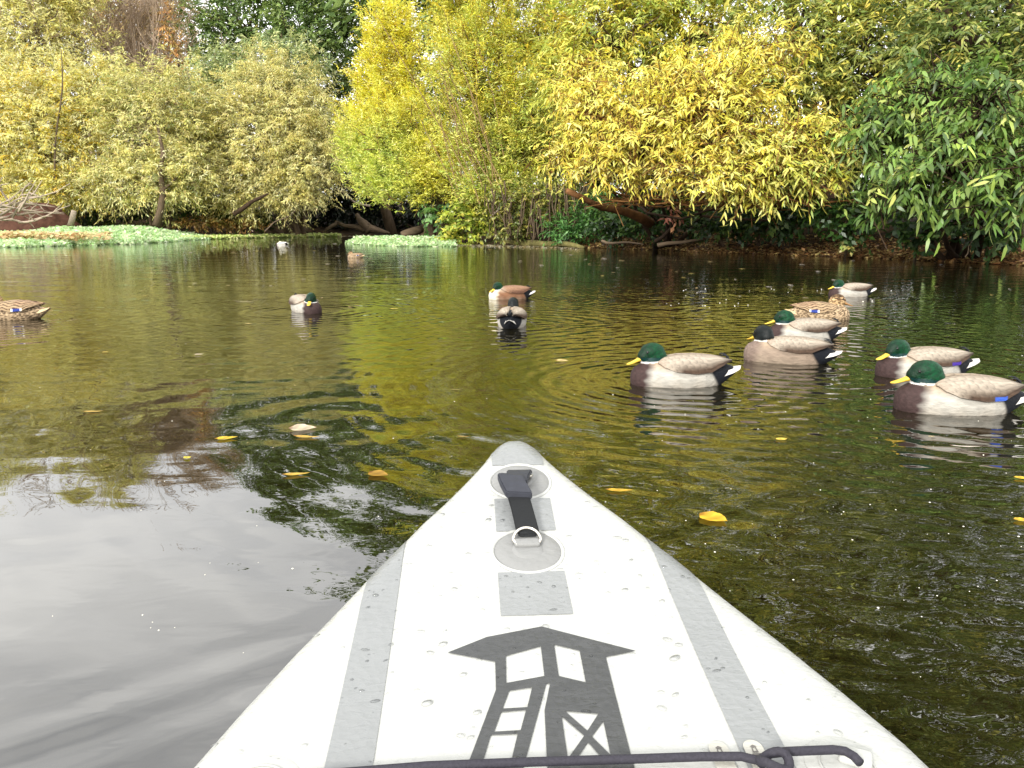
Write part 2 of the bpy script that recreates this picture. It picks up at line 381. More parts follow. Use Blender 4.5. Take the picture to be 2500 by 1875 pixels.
def plant(name, label, cat, lobes, base, leaf, width, cover, palette, seed, weights=None, colfn=None, shape='rhomb', stems=1, stem_r=.12, bark=None,
          k=9, droop=.5, lift=.25, spread=.7, inner=.5, back=.45, jitter=.25, twigs=0, twig_mat=None, group=None, single=0, floor=.03, limbs=14, trunk_name='trunk'):
    bz = float(ground_z(base[0], base[1])) - .1
    org = np.array([base[0], base[1], max(bz, -.35)])
    root = thing(name, label, cat, tuple(org), group)
    F = leaf_frames(lobes, leaf, width, cover, seed, k, droop, lift, spread, inner, back, jitter, floor)
    cols = leaf_colors(F, palette, weights, colfn)
    r = random.Random(seed)
    keep = np.arange(len(F['len']))
    if single:
        front = np.argsort(F['pos'][:, 1] + F['g'].random(len(keep)) * .8)
        vis = [i for i in front if F['pos'][i, 2] > .3 and abs(F['pos'][i, 0] / F['pos'][i, 1]) < .655 and F['pos'][i, 2] < CAM_H + .25 * F['pos'][i, 1]][:single * 3]
        pick = np.array(vis[::3][:single]); keep = np.setdiff1d(keep, pick)
        for q, i in enumerate(pick):
            me = unit_leaf((seed, q % 6), cols[pick[(q % 6) * 7 % len(pick)]])
            o = bpy.data.objects.new('leaf', me); link(o, root)
            d, w, n = F['dir'][i], F['wid'][i], F['nor'][i]; ll, ww = F['len'][i] * 1.05, F['w'][i] * 1.05
            p = F['pos'][i] - org
            o.matrix_local = Matrix(((d[0] * ll, w[0] * ww, n[0] * ll, p[0]), (d[1] * ll, w[1] * ww, n[1] * ll, p[1]), (d[2] * ll, w[2] * ww, n[2] * ll, p[2]), (0, 0, 0, 1)))
    me = leaf_mesh('crown', F, cols, org, shape, keep=keep)
    cro = bpy.data.objects.new('crown', me); link(cro, root); cro['kind'] = 'stuff'
    tb = Tubes()
    ctr = [np.array(q_[0]) for q_ in lobes]
    for s in range(stems):
        a = r.uniform(0, 6.28); off = np.array([math.cos(a), math.sin(a) * .5, 0]) * (stem_r * 2.2 if stems > 1 else 0) * (1 + s * .3)
        tgt = ctr[s % len(ctr)]
        pts = wander(org + off, tgt, 8, .07, r)
        tb.add(pts, [stem_r * (1 - .72 * i / 7) * (1.25 if i == 0 else 1) for i in range(8)], 7)
    for c in ctr[stems:]:
        s0 = ctr[r.randrange(min(stems, len(ctr)))]; st = org + (s0 - org) * r.uniform(.25, .6)
        tb.add(wander(st, c, 6, .08, r), [stem_r * (.6 - .4 * i / 5) for i in range(6)], 5)
    ns = len(F['base'])
    for q in range(min(limbs * len(lobes), ns)):
        i = r.randrange(ns); c = ctr[F['li'][i]]
        tb.add(wander(c + (np.array([0, 0, -1]) * lobes[F['li'][i]][1][2] * .4), F['base'][i], 5, .09, r), [stem_r * (.26 - .2 * j / 4) for j in range(5)], 4, False)
    tb.build(trunk_name, bark or M_BARK, root, org)
    if twigs:
        tw = Tubes()
        for q in range(min(twigs, ns)):
            i = r.randrange(ns); b = F['base'][i]; e = b + F['sd'][i] * F['sl'][i] - np.array([0, 0, .5 * F['droop'] * F['sl'][i]])
            mid = b + F['sd'][i] * F['sl'][i] * .5 - np.array([0, 0, .12 * F['droop'] * F['sl'][i]])
            st = b - F['sd'][i] * F['sl'][i] * .8
            tw.add([st, b, mid, e], [leaf * .055, leaf * .045, leaf * .032, leaf * .015], 3, False)
        tw.build('twigs', twig_mat or M_TWIG, root, org, kind='stuff')
    return root

def base_at(vx, Y):
    p = at(vx, 487, Y); return (p[0], p[1])

PALE = [(240, 228, 152), (230, 220, 142), (246, 230, 140), (212, 208, 136), (246, 236, 172)]
OLIVE = [(222, 212, 136), (206, 198, 124), (232, 222, 148), (190, 186, 118), (238, 228, 164)]
DARKG = [(118, 142, 74), (104, 128, 66), (136, 158, 88), (90, 114, 58), (150, 170, 104)]
GREYG = [(184, 194, 136), (168, 180, 122), (200, 206, 150), (154, 168, 112)]
YELL = [(255, 236, 78), (255, 228, 70), (255, 242, 116), (252, 218, 66), (250, 238, 104)]
CHART = [(224, 232, 116), (206, 220, 104), (236, 238, 120), (186, 204, 92)]
GRNY = [(208, 214, 102), (188, 200, 94), (226, 222, 100), (166, 184, 84), (238, 230, 122)]
NEARY = [(252, 234, 106), (248, 222, 90), (254, 240, 136), (238, 214, 90), (230, 222, 106), (220, 196, 90)]
RIGHTG = [(118, 148, 66), (98, 128, 56), (142, 168, 80), (78, 106, 46), (188, 200, 108)]  # greens lowered to stand in for shade from the tall trees
UNDER = [(46, 76, 30), (58, 92, 36), (38, 62, 26), (80, 108, 44)]  # deep greens that also carry the shade beneath the trees

# ---- tall trees of the back row (their tops rise out of the frame and show in the water)
plant('pale_willow_tree', 'pale olive yellow tree rising behind the left bank at the top corner', 'tree',
      [lobe(60, 60, 57, 150, 120), lobe(130, -30, 57, 105, 85), lobe(-110, 60, 57, 150, 150), lobe(-260, 40, 57, 160, 150)], base_at(60, 58), .34, .085, 2.4, PALE, 11, stem_r=.28, lift=.5)
plant('dark_alder_tree', 'tall dark green tree behind the left willows, sky glinting through its crown', 'tree',
      [lobe(540, 40, 62, 140, 100), lobe(670, 60, 60, 120, 120), lobe(470, 100, 62, 70, 110), lobe(610, -90, 62, 170, 100), lobe(740, 20, 61, 110, 140), lobe(560, -150, 62, 70, 50)],
      base_at(600, 63), .36, .16, 2.1, DARKG, 12, stem_r=.35, stems=2, droop=.25, lift=.4, inner=.35)
plant('dark_alder_tree', 'tall dark green tree behind the bright yellow willow, mostly above the frame', 'tree',
      [lobe(820, -120, 56, 140, 170), lobe(900, -250, 56, 120, 150), lobe(770, -330, 57, 60, 70), lobe(960, -30, 55, 120, 150)], base_at(850, 57), .42, .18, 2.2, DARKG, 13, stem_r=.35, droop=.25, lift=.4, inner=.35)
plant('orange_leaved_tree', 'slim tree with rusty orange leaves beside the bare brown tree', 'tree',
      [lobe(385, 130, 58, 22, 60), lobe(395, 200, 57, 22, 60), lobe(370, 60, 58, 20, 50)], base_at(388, 58), .26, .10, 1.0, [(206, 160, 96), (190, 140, 84), (214, 176, 110), (176, 156, 96)], 14, stem_r=.10)
plant('grey_green_willow', 'grey green willow top showing between the dark tree and the olive willow', 'tree',
      [lobe(600, 130, 54, 115, 55), lobe(490, 150, 54, 65, 45), lobe(450, 210, 54, 60, 80)], base_at(560, 55), .36, .10, 2.6, GREYG, 15, stem_r=.16, lift=.6)

def bare_tree():
    b = base_at(300, 60); org = np.array([b[0], b[1], float(ground_z(*b)) - .1])
    root = thing('bare_tree', 'leafless reddish brown twiggy tree against the sky at upper left', 'tree', tuple(org))
    r = random.Random(5); tr, tw = Tubes(), Tubes()
    def grow(p, d, ln, rad, depth):
        n = 4 if depth < 3 else 2; pts = [p]; q = np.array(p)
        for i in range(n):
            d = unit(d + np.array([r.gauss(0, .10), r.gauss(0, .10), r.gauss(.05, .06)])); q = q + d * ln / n; pts.append(q)
        (tr if depth < 2 else tw).add(pts, [rad * (1 - .5 * i / n) for i in range(n + 1)], 5 if depth < 2 else 3, False)
        if depth >= 4: return
        for c in range(5 if depth else 8):
            i = r.randint(1, n); nd = unit(d + np.array([r.gauss(0, .60), r.gauss(0, .5), r.gauss(.25, .3)]))
            grow(pts[i], nd, ln * r.uniform(.5, .74), max(rad * .46, .024), depth + 1)
    for vx, lean in ((290, -.10), (345, .10), (225, -.16), (270, .02)):
        q = at(vx, 487, 60); q[2] = org[2]
        grow(q, unit(np.array([lean, 0, 1.0])), 8.8, .20, 0)
    tr.build('trunk', M_TWIG_RED, root, org); tw.build('twigs', M_TWIG_RED, root, org, kind='stuff')
bare_tree()

# ---- left willows
plant('yellow_willow', 'pale yellow willow leaning over the dead branches at the left edge', 'tree',
      [lobe(90, 310, 47, 140, 140), lobe(10, 220, 48, 110, 110), lobe(170, 220, 48, 105, 95), lobe(40, 410, 45, 110, 55), lobe(-120, 300, 48, 140, 170), lobe(150, 400, 45.5, 90, 50)],
      base_at(120, 48), .27, .062, 2.5, PALE + [(196, 184, 70), (226, 196, 70)], 21, stem_r=.2, stems=3, droop=.55, twigs=500, twig_mat=M_BARK)
plant('yellow_willow', 'olive yellow willow with thin pale leaning trunk, second from the left edge', 'tree',
      [lobe(320, 290, 47, 110, 150), lobe(290, 390, 45, 120, 65), lobe(395, 250, 48, 75, 110), lobe(400, 370, 46, 80, 70), lobe(250, 190, 48, 70, 70)],
      base_at(345, 47), .27, .060, 2.4, PALE[1:] + OLIVE + [(150, 160, 84)], 22, stem_r=.16, stems=2, droop=.55, twigs=500, twig_mat=M_BARK)
plant('olive_willow', 'big rounded olive willow with many bare stems beneath, left of the bright yellow one', 'tree',
      [lobe(580, 300, 50, 150, 140), lobe(510, 400, 48, 100, 65), lobe(655, 350, 49, 90, 100), lobe(600, 190, 51, 110, 80), lobe(470, 310, 50, 70, 90), lobe(620, 420, 48, 80, 40), lobe(700, 280, 50, 55, 80)],
      base_at(650, 51), .26, .056, 2.4, OLIVE, 23, stem_r=.17, stems=6, droop=.6, twigs=700, twig_mat=M_BARK_DARK)

# ---- bright centre willows
def bright_col(P, g):
    c = lin(YELL)[g.choice(5, len(P))]; c2 = lin(CHART)[g.choice(4, len(P))]; c3 = lin(OLIVE)[g.choice(5, len(P))]
    x0 = at(830, 200, 38)[0]; z1 = at(830, 275, 38)[2]
    f = np.clip((z1 - P[:, 2]) / 1.6 + .5 + g.normal(size=len(P)) * .22, 0, 1)          # lower leaves are still green
    f = f * np.clip((at(930, 200, 38)[0] - P[:, 0]) / 2.5 + .45, .35, 1)
    c = c * (1 - f[:, None]) + c2 * f[:, None]
    m = g.random(len(P)) < .05; c[m] = c3[m]
    return c
plant('bright_yellow_willow', 'brilliant yellow willow column with lime green skirt over the dark cove', 'tree',
      [lobe(848, 60, 39, 66, 62), lobe(845, 150, 39, 76, 95), lobe(835, 220, 39, 78, 85), lobe(785, 300, 39, 66, 78), lobe(860, 290, 37, 90, 100), lobe(880, 380, 36, 105, 62), lobe(810, 370, 38, 65, 60), lobe(950, 350, 36, 80, 80)],
      base_at(960, 38), .20, .046, 2.7, YELL, 31, colfn=bright_col, stem_r=.22, stems=3, droop=.15, lift=.7, twigs=500, twig_mat=M_TWIG, limbs=20)
def mid_col(P, g):
    c = lin(GRNY)[g.choice(5, len(P))]; c2 = lin(YELL + CHART)[g.choice(9, len(P))]
    f = np.clip((P[:, 2] - 3.4) / 4 + .1 + g.normal(size=len(P)) * .25, 0, .8)[:, None]
    return c * (1 - f) + c2 * f * .9
plant('green_yellow_willow', 'loose yellow green willow with bare upright twigs in the middle of the bank', 'tree',
      [lobe(1040, 160, 33, 130, 150), lobe(1070, 320, 32, 120, 100), lobe(1150, 60, 34, 130, 130), lobe(1000, 50, 36, 75, 110), lobe(1160, 250, 32, 100, 110), lobe(1100, 400, 31, 90, 50), lobe(1050, -90, 35, 160, 110), lobe(1120, 420, 30.6, 80, 36), lobe(1030, 410, 31, 60, 36)],
      base_at(1130, 33), .21, .046, 2.1, GRNY, 32, colfn=mid_col, stem_r=.15, stems=6, droop=.2, lift=.7, twigs=1200, twig_mat=M_TWIG, limbs=26, inner=.4)

# ---- right-hand trees behind the near willow
plant('yellow_green_tree', 'tall yellow green tree rising behind the near golden willow', 'tree',
      [lobe(1320, 60, 27, 150, 130), lobe(1500, 40, 27, 170, 110), lobe(1240, 170, 27, 90, 110), lobe(1400, -130, 28, 220, 160), lobe(1330, -420, 30, 230, 210), lobe(1130, -300, 32, 160, 170), lobe(1560, -330, 29, 190, 190)],
      base_at(1400, 28), .25, .058, 2.2, GRNY + [(216, 196, 70), (190, 190, 80)], 41, stem_r=.3, stems=3, droop=.45, twigs=500, limbs=18)
plant('green_willow_tree', 'dull green tree with yellowing leaves above the near golden willow, top right', 'tree',
      [lobe(1750, 70, 23, 190, 130), lobe(1900, 120, 22, 130, 140), lobe(1680, 170, 22, 110, 80), lobe(1800, -150, 25, 260, 180), lobe(1750, -480, 28, 290, 260), lobe(1600, -800, 30, 300, 260), lobe(1900, -900, 28, 320, 280)],
      base_at(1850, 24), .24, .060, 2.2, [(170, 176, 92), (150, 162, 86), (192, 192, 98), (130, 146, 76), (222, 210, 104)], 42, stem_r=.35, stems=3, droop=.5, bark=M_BARK_DARK, limbs=18)
plant('green_willow_tree', 'dark green tree filling the top right corner behind the large-leaved shrub', 'tree',
      [lobe(2100, 80, 19, 180, 140), lobe(2250, 200, 18, 150, 200), lobe(2050, 260, 18, 110, 120), lobe(2200, -200, 21, 280, 220), lobe(2350, -550, 23, 320, 300), lobe(2100, -900, 26, 300, 260), lobe(2500, 100, 20, 200, 250), lobe(2400, -1000, 25, 350, 300)],
      base_at(2200, 20), .23, .070, 2.2, [(122, 140, 70), (104, 122, 60), (144, 156, 82), (84, 104, 52), (176, 176, 92)], 43, stem_r=.32, stems=3, droop=.45, bark=M_BARK_DARK, limbs=18)

# ---- near golden willow and the large-leaved shrub
def near_col(P, g):
    c = lin(NEARY)[g.choice(6, len(P))]; c2 = lin([(186, 198, 98), (206, 210, 106), (164, 182, 90), (222, 216, 116)])[g.choice(4, len(P))]
    zc = at(1560, 300, 19)[2]
    f = np.clip((zc - P[:, 2]) * .30 + (P[:, 0] - at(1650, 300, 18)[0]) * .32 + np.clip(at(1400, 300, 20)[0] - P[:, 0], 0, 9) * .5 + g.normal(size=len(P)) * .42 + .12, 0, 1)[:, None]
    return c * (1 - f) + c2 * f
plant('golden_willow', 'near golden willow bush spreading over the water with long yellow leaves', 'bush',
      [lobe(1560, 240, 19.5, 170, 140), lobe(1400, 290, 20, 150, 130), lobe(1690, 320, 18.5, 125, 105), lobe(1480, 190, 20.5, 150, 90), lobe(1280, 260, 21, 90, 110), lobe(1570, 380, 18.5, 150, 58), lobe(1740, 372, 18, 85, 48), lobe(1330, 350, 20, 100, 45), lobe(1640, 110, 21, 120, 70), lobe(1220, 330, 21.5, 60, 60), lobe(1650, 425, 18.6, 70, 26), lobe(1800, 330, 18.2, 60, 90), lobe(1260, 180, 22, 80, 80)],
      base_at(1430, 24.6), .22, .043, 1.45, NEARY, 51, colfn=near_col, shape='hex', stem_r=.075, stems=5, droop=.55, lift=.15, twigs=2600, twig_mat=M_TWIG, bark=M_BARK_DARK, single=290, limbs=26, inner=.25, k=8)
plant('large_leaved_shrub', 'green shrub in shade-darkened colour with large drooping pointed leaves at the right edge', 'shrub',
      [lobe(2060, 330, 14.6, 140, 110), lobe(1960, 390, 15, 105, 66), lobe(2130, 220, 14.5, 110, 110), lobe(1910, 270, 16.5, 100, 120), lobe(2170, 400, 13.8, 105, 66), lobe(2010, 200, 16, 90, 80), lobe(2330, 300, 13.5, 150, 140)],
      base_at(2080, 16.8), .26, .062, 1.55, RIGHTG, 52, weights=[3, 3, 2, 3, 1], shape='hex', stem_r=.07, stems=6, droop=.9, lift=.2, twigs=700, twig_mat=M_BARK_DARK, bark=M_BARK_DARK, single=290, limbs=16, inner=.35, k=8)

# ---- dense woodland behind, closing the gaps between the crowns
for i, (lab, lbs, bs, pal, lf) in enumerate([
        ('dull olive thicket filling in behind the two left willows', [(60, 330, 64, 160, 150), (260, 300, 64, 150, 170), (430, 320, 64, 120, 160), (-160, 300, 64, 160, 180)], (180, 66), [(150, 150, 80), (130, 136, 70), (170, 164, 90), (110, 120, 62)], .5),
        ('thin rusty brown woodland behind the bare twiggy tree', [(300, 110, 70, 130, 110), (250, 20, 71, 110, 90), (360, 0, 72, 80, 90)], (300, 72), [(196, 172, 124), (180, 152, 112), (204, 180, 128), (164, 150, 104)], .36),
        ('dark green thicket between the olive willow and the bright yellow willow', [(700, 250, 66, 120, 180), (800, 300, 66, 120, 140), (600, 280, 66, 130, 160), (920, 220, 60, 120, 200)], (760, 68), [(96, 112, 56), (80, 98, 48), (116, 128, 64), (140, 140, 70)], .5),
        ('green thicket behind the yellow green willow and the vines', [(1180, 300, 40, 150, 150), (1060, 250, 41, 130, 190), (1290, 330, 36, 120, 110), (1240, 120, 40, 130, 140)], (1190, 42), [(120, 134, 60), (100, 116, 52), (150, 156, 70), (176, 176, 80)], .36),
        ('thicket in shade-dark colour behind the gap between golden willow and large-leaved shrub', [(1830, 300, 26, 130, 150), (1700, 350, 27, 140, 110), (1840, 390, 25, 90, 80), (1950, 200, 25, 130, 150), (1560, 330, 29, 150, 130), (1420, 330, 31, 140, 120), (1300, 250, 31, 110, 110), (1500, 180, 31, 160, 90), (1270, 390, 30, 70, 50)], (1800, 28), [(84, 100, 46), (68, 84, 38), (104, 116, 54), (56, 70, 34)], .3),  # dark palette puts woodland shade into the leaf colour
        ('thicket coloured as deep shade behind the large-leaved shrub at the right edge', [(2080, 330, 21, 150, 150), (2240, 300, 20, 160, 190), (2000, 100, 24, 150, 150), (2190, 40, 24, 150, 150)], (2150, 23), [(70, 88, 40), (56, 72, 34), (90, 104, 48), (44, 58, 28)], .26)]):  # palette this dark paints the shade inside and behind the shrub
    plant('woodland_thicket', lab, 'thicket', [lobe(*q) for q in lbs], base_at(*bs), lf, lf * .34, 2.1, pal, 300 + i, stem_r=.12, stems=3, bark=M_BARK_DARK, inner=.2, k=8, droop=.4, back=1.0)
# ---- low growth along the bank
plant('ivy_mound', 'low yellow green leafy mound beside the centre weed mat', 'bush', [lobe(1010, 480, 31.2, 60, 48), lobe(1040, 440, 32, 60, 40), lobe(965, 505, 31, 30, 20)], base_at(1010, 33), .20, .13, 3.0,
      [(176, 184, 70), (150, 168, 62), (200, 196, 84), (124, 146, 56)], 61, stem_r=.05, stems=3, k=6, droop=.4)
plant('vine_curtain', 'ragged vines hanging in brown strands over the dark bank', 'vines', [lobe(1130, 430, 29.8, 90, 45), lobe(1210, 430, 28.8, 70, 50), lobe(1100, 490, 29.5, 50, 35)], base_at(1150, 30), .16, .07, 1.8,
      [(150, 150, 70), (120, 128, 58), (176, 170, 92), (96, 108, 48)], 62, stem_r=.05, stems=4, bark=M_BARK_DARK, droop=.6)
plant('leafy_shrub', 'small fresh green shrub above the mossy log', 'shrub', [lobe(1230, 488, 27.6, 55, 30), lobe(1265, 460, 27.8, 30, 40), lobe(1300, 440, 27.5, 30, 40)], base_at(1240, 29), .24, .06, 2.2,
      [(84, 130, 60), (66, 110, 50), (104, 150, 76)], 63, stem_r=.04, stems=4, lift=.7)
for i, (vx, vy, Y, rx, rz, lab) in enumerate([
        (1560, 480, 22.6, 90, 34, 'undergrowth tinted shade-dark under the middle of the golden willow'), (1700, 470, 20.8, 80, 40, 'undergrowth tinted shade-dark under the right end of the golden willow'),
        (1830, 470, 18.6, 75, 48, 'fine-leaved green fern bush on the dark bank left of the large-leaved shrub'), (1990, 490, 16.8, 80, 40, 'ivy clump tinted shade-dark on the bank below the large-leaved shrub'),
        (2140, 490, 15.8, 90, 45, 'ivy clump tinted shade-dark in the lower right corner of the bank'), (1420, 470, 24.4, 90, 45, 'green brambles tinted shade-dark behind the leaning orange trunk'),
        (1320, 480, 25.6, 70, 40, 'brambles tinted shade-dark between the green shrub and the leaning trunk'), (1640, 455, 21.8, 90, 50, 'tall brambles tinted shade-dark deep under the golden willow')]):
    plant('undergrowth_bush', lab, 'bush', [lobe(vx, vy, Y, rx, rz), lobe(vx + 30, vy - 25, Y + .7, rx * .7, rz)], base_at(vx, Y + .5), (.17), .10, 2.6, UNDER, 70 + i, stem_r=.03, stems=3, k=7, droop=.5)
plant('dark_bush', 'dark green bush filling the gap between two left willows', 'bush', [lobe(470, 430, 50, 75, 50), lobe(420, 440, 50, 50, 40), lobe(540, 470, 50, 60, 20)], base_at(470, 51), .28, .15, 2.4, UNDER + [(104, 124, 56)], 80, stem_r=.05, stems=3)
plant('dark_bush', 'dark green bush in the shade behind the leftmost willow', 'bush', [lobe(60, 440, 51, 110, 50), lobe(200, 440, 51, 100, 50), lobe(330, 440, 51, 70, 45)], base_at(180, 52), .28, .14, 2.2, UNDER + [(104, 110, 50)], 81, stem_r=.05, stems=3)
plant('dark_bush', 'thicket coloured near-black as shade, closing the back of the dark cove', 'bush', [lobe(760, 430, 60, 120, 65), lobe(880, 430, 60, 110, 65), lobe(960, 420, 46, 70, 60), lobe(700, 410, 61, 90, 70)], base_at(850, 61), .30, .16, 2.6, [(22, 34, 16), (30, 44, 20), (16, 26, 12)], 82, stem_r=.06, stems=3, bark=M_BARK_DARK)  # near-black leaves paint the shade at the back of the cove
plant('glossy_plant', 'glossy green leaf spray hanging beside the dark cove mouth', 'plant', [lobe(940, 455, 36, 28, 25), lobe(925, 485, 36, 16, 18)], base_at(950, 37), .30, .15, 1.6, [(110, 150, 84), (90, 130, 66), (130, 168, 104)], 83, stem_r=.03, stems=2, droop=.8)
plant('dry_brown_plants', 'low rusty brown dry plants on the left bank below the olive willow', 'plant', [lobe(430, 478, 47, 55, 14), lobe(510, 483, 48, 60, 10)], base_at(450, 48.5), .20, .08, 3.0, [(160, 124, 66), (140, 104, 54), (176, 144, 84), (130, 124, 60)], 84, stem_r=.02, stems=3)
plant('bank_seedling', 'single bright seedling at the water edge below the golden willow end', 'plant', [lobe(1832, 528, 18.5, 14, 17)], base_at(1832, 18.9), .15, .09, 1.5, [(134, 160, 70), (150, 172, 84), (180, 176, 100)], 85, stem_r=.012, stems=2, k=5)
plant('pink_leaved_vine', 'small spray of pinkish red leaves hanging under the golden willow', 'vines', [lobe(1452, 465, 21.6, 14, 28), lobe(1447, 435, 21.8, 12, 20)], base_at(1450, 23.2), .20, .09, .8, [(196, 124, 100), (170, 100, 80), (206, 150, 110)], 86, stem_r=.012, stems=1, droop=.9, k=5)

# ------------------------------------------------------------------ weed mats, grass, litter, logs, dead wood
def poly_leaves(name, label, cat, sampler, n, leaf, palette, seed, kind='stuff', flat=.35, weights=None, aspect=.8, shape='rnd'):
    g = np.random.default_rng(seed)
    p = sampler(g, n); n = len(p)
    a = g.uniform(0, 6.28, n); d = unit(np.stack([np.cos(a), np.sin(a), g.normal(size=n) * flat], 1))
    nr = unit(np.array([0, 0, 1.0]) + g.normal(size=(n, 3)) * flat); w = unit(np.cross(d, nr)); nn = np.cross(w, d)
    F = dict(pos=p, dir=d, wid=w, nor=nn, len=leaf * g.uniform(.6, 1.3, n), w=leaf * aspect * g.uniform(.6, 1.2, n), g=g, base=p, sid=np.arange(n))
    cols = leaf_colors(F, palette, weights)
    me = leaf_mesh(name, F, cols, (0, 0, 0), shape, bend=.15)
    o = bpy.data.objects.new(name, me); link(o); tag(o, label, cat); o['kind'] = kind
    return o
def left_mat(g, n):
    vx = g.uniform(-150, 470, n); f = g.random(n)
    front = np.interp(vx, [-150, 0, 60, 140, 200, 330, 420, 470], [26, 27.3, 27.6, 29.5, 30.5, 33, 40, 44]) + .5 * np.sin(vx * .08) + .3 * np.sin(vx * .19); Y = front + (47 - front) * f ** 1.3
    X = (vx * KV - 1250) / FPX * Y
    top = np.interp(vx, [-150, 60, 150, 260, 350, 410, 470], [.40, .42, .62, .70, .62, .30, .10])
    u = (Y - front) / 6.0
    h = top * np.clip(u, 0, 1) ** .7 * (.86 + .14 * np.sin(X * 1.7) * np.sin(Y * .9)) + .02
    # a lower step of plants lies in front of the mound
    return np.stack([X, Y, h * g.uniform(.75, 1.05, n)], 1)
M1 = [(196, 222, 168), (208, 230, 182), (178, 210, 148), (216, 232, 182), (160, 194, 122)]
poly_leaves('floating_weed', 'pale mint green floating weed heaped along the left bank', 'water weed', left_mat, 62000, .17, M1, 101, shape='rhomb', flat=.6)
def orange_mat(g, n):
    vx = np.clip(g.normal(70, 80, n), -150, 250); Y = g.uniform(30, 36, n); X = (vx * KV - 1250) / FPX * Y
    return np.stack([X, Y, g.uniform(.22, .46, n)], 1)
poly_leaves('withered_weed', 'patch of orange brown withered weed within the left green mat', 'water weed', orange_mat, 6500, .16, [(214, 186, 134), (200, 166, 116), (220, 200, 150), (206, 200, 140)], 102)
def strip_mat(g, n):
    vx = g.uniform(400, 740, n); f0 = np.interp(vx, [400, 560, 740], [40, 47, 53]); Y = f0 + g.random(n) * np.interp(vx, [400, 740], [9, 2.5])
    return np.stack([(vx * KV - 1250) / FPX * Y, Y, g.uniform(.02, .16, n)], 1)
poly_leaves('floating_weed', 'thin lime green weed strip along the far shore below the olive willow', 'water weed', strip_mat, 14000, .18, [(202, 220, 130), (214, 226, 150), (186, 206, 116), (224, 220, 160)], 103)
def mid_mat(g, n):
    vx = g.uniform(755, 985, n); fr = np.interp(vx, [755, 790, 830, 900, 985], [33.5, 31.0, 29.4, 28.2, 28.6]) + .35 * np.sin(vx * .11) * np.sin(vx * .043); bk = np.interp(vx, [755, 790, 830, 900, 985], [33.9, 36.2, 37.8, 37.5, 35]) + .5 * np.sin(vx * .09)
    Y = fr + (bk - fr) * g.random(n)
    return np.stack([(vx * KV - 1250) / FPX * Y, Y, (.02 + .20 * np.clip((Y - fr) / 3, 0, 1)) * g.uniform(.6, 1.1, n)], 1)
poly_leaves('floating_weed', 'mint green tongue of floating weed in front of the dark cove', 'water weed', mid_mat, 15000, .13, M1, 104, shape='rhomb', flat=.6)
def litter(g, n):
    vx = g.uniform(1230, 2420, n); t = g.random(n) ** 1.4 * 3.2 - .12
    az = np.arctan2((vx * KV - 1250) / FPX, 1.0); Y = shore_dist(az) + t; X = Y * np.tan(az)
    return np.stack([X, Y, np.maximum(ground_z(X, Y), 0) + .015], 1)
poly_leaves('leaf_litter', 'brown fallen leaves strewn on the muddy right bank', 'leaf litter', litter, 11000, .13, [(120, 84, 50), (150, 112, 70), (92, 64, 40), (176, 140, 92), (70, 50, 34), (196, 170, 110)], 105, aspect=.5, shape='hex')
def shore_flecks(g, n):
    vx = g.uniform(560, 1250, n); az = np.arctan2((vx * KV - 1250) / FPX, 1.0); Y = shore_dist(az) - np.abs(g.normal(size=n)) * 1.3; X = Y * np.tan(az)
    return np.stack([X, Y, np.full(n, .012)], 1)
poly_leaves('floating_debris', 'pale scraps of leaf and scum drifting along the far shore', 'debris', shore_flecks, 1500, .12, [(196, 186, 150), (170, 150, 110), (210, 204, 180), (140, 120, 80)], 106, flat=.05, aspect=.5)

def grass_clump(label, vx, Y, n, ht, spread, cols, seed):
    b = base_at(vx, Y); g = np.random.default_rng(seed); org = np.array([b[0], b[1], float(ground_z(*b))])
    V, Fc, C = [], [], []
    for i in range(n):
        a = g.uniform(0, 6.28); rr = abs(g.normal()) * spread; p = np.array([math.cos(a) * rr, math.sin(a) * rr * .6, 0])
        lean = np.array([math.cos(a), math.sin(a), 0]) * g.uniform(.3, .9) * ht; h = ht * g.uniform(.6, 1.15); wv = np.array([-math.sin(a), math.cos(a), 0]) * .02
        c = lin(cols[g.integers(len(cols))]) * g.uniform(.8, 1.2); k0 = len(V)
        for t in (0, .35, .7, 1):
            q = p + np.array([0, 0, h]) * (t - .35 * t * t) + lean * t * t; ww = wv * (1 - t * .95); V += [q - ww, q + ww]; C += [c, c]
        Fc += [(k0 + 2 * j, k0 + 2 * j + 1, k0 + 2 * j + 3, k0 + 2 * j + 2) for j in range(3)]
    o = mesh_ob('grass_clump', V, Fc, M_LEAF, colors=np.array(C)); o.location = org; tag(o, label, 'grass')
GC = [(150, 160, 70), (120, 140, 56), (180, 176, 96), (190, 160, 90)]
grass_clump('arching green sedge clump behind the left weed mat', 245, 46, 260, 1.5, .5, GC[:3], 1)
grass_clump('straw-coloured grass clump right of the green sedge on the left bank', 300, 46.5, 260, 1.6, .6, GC[1:], 2)

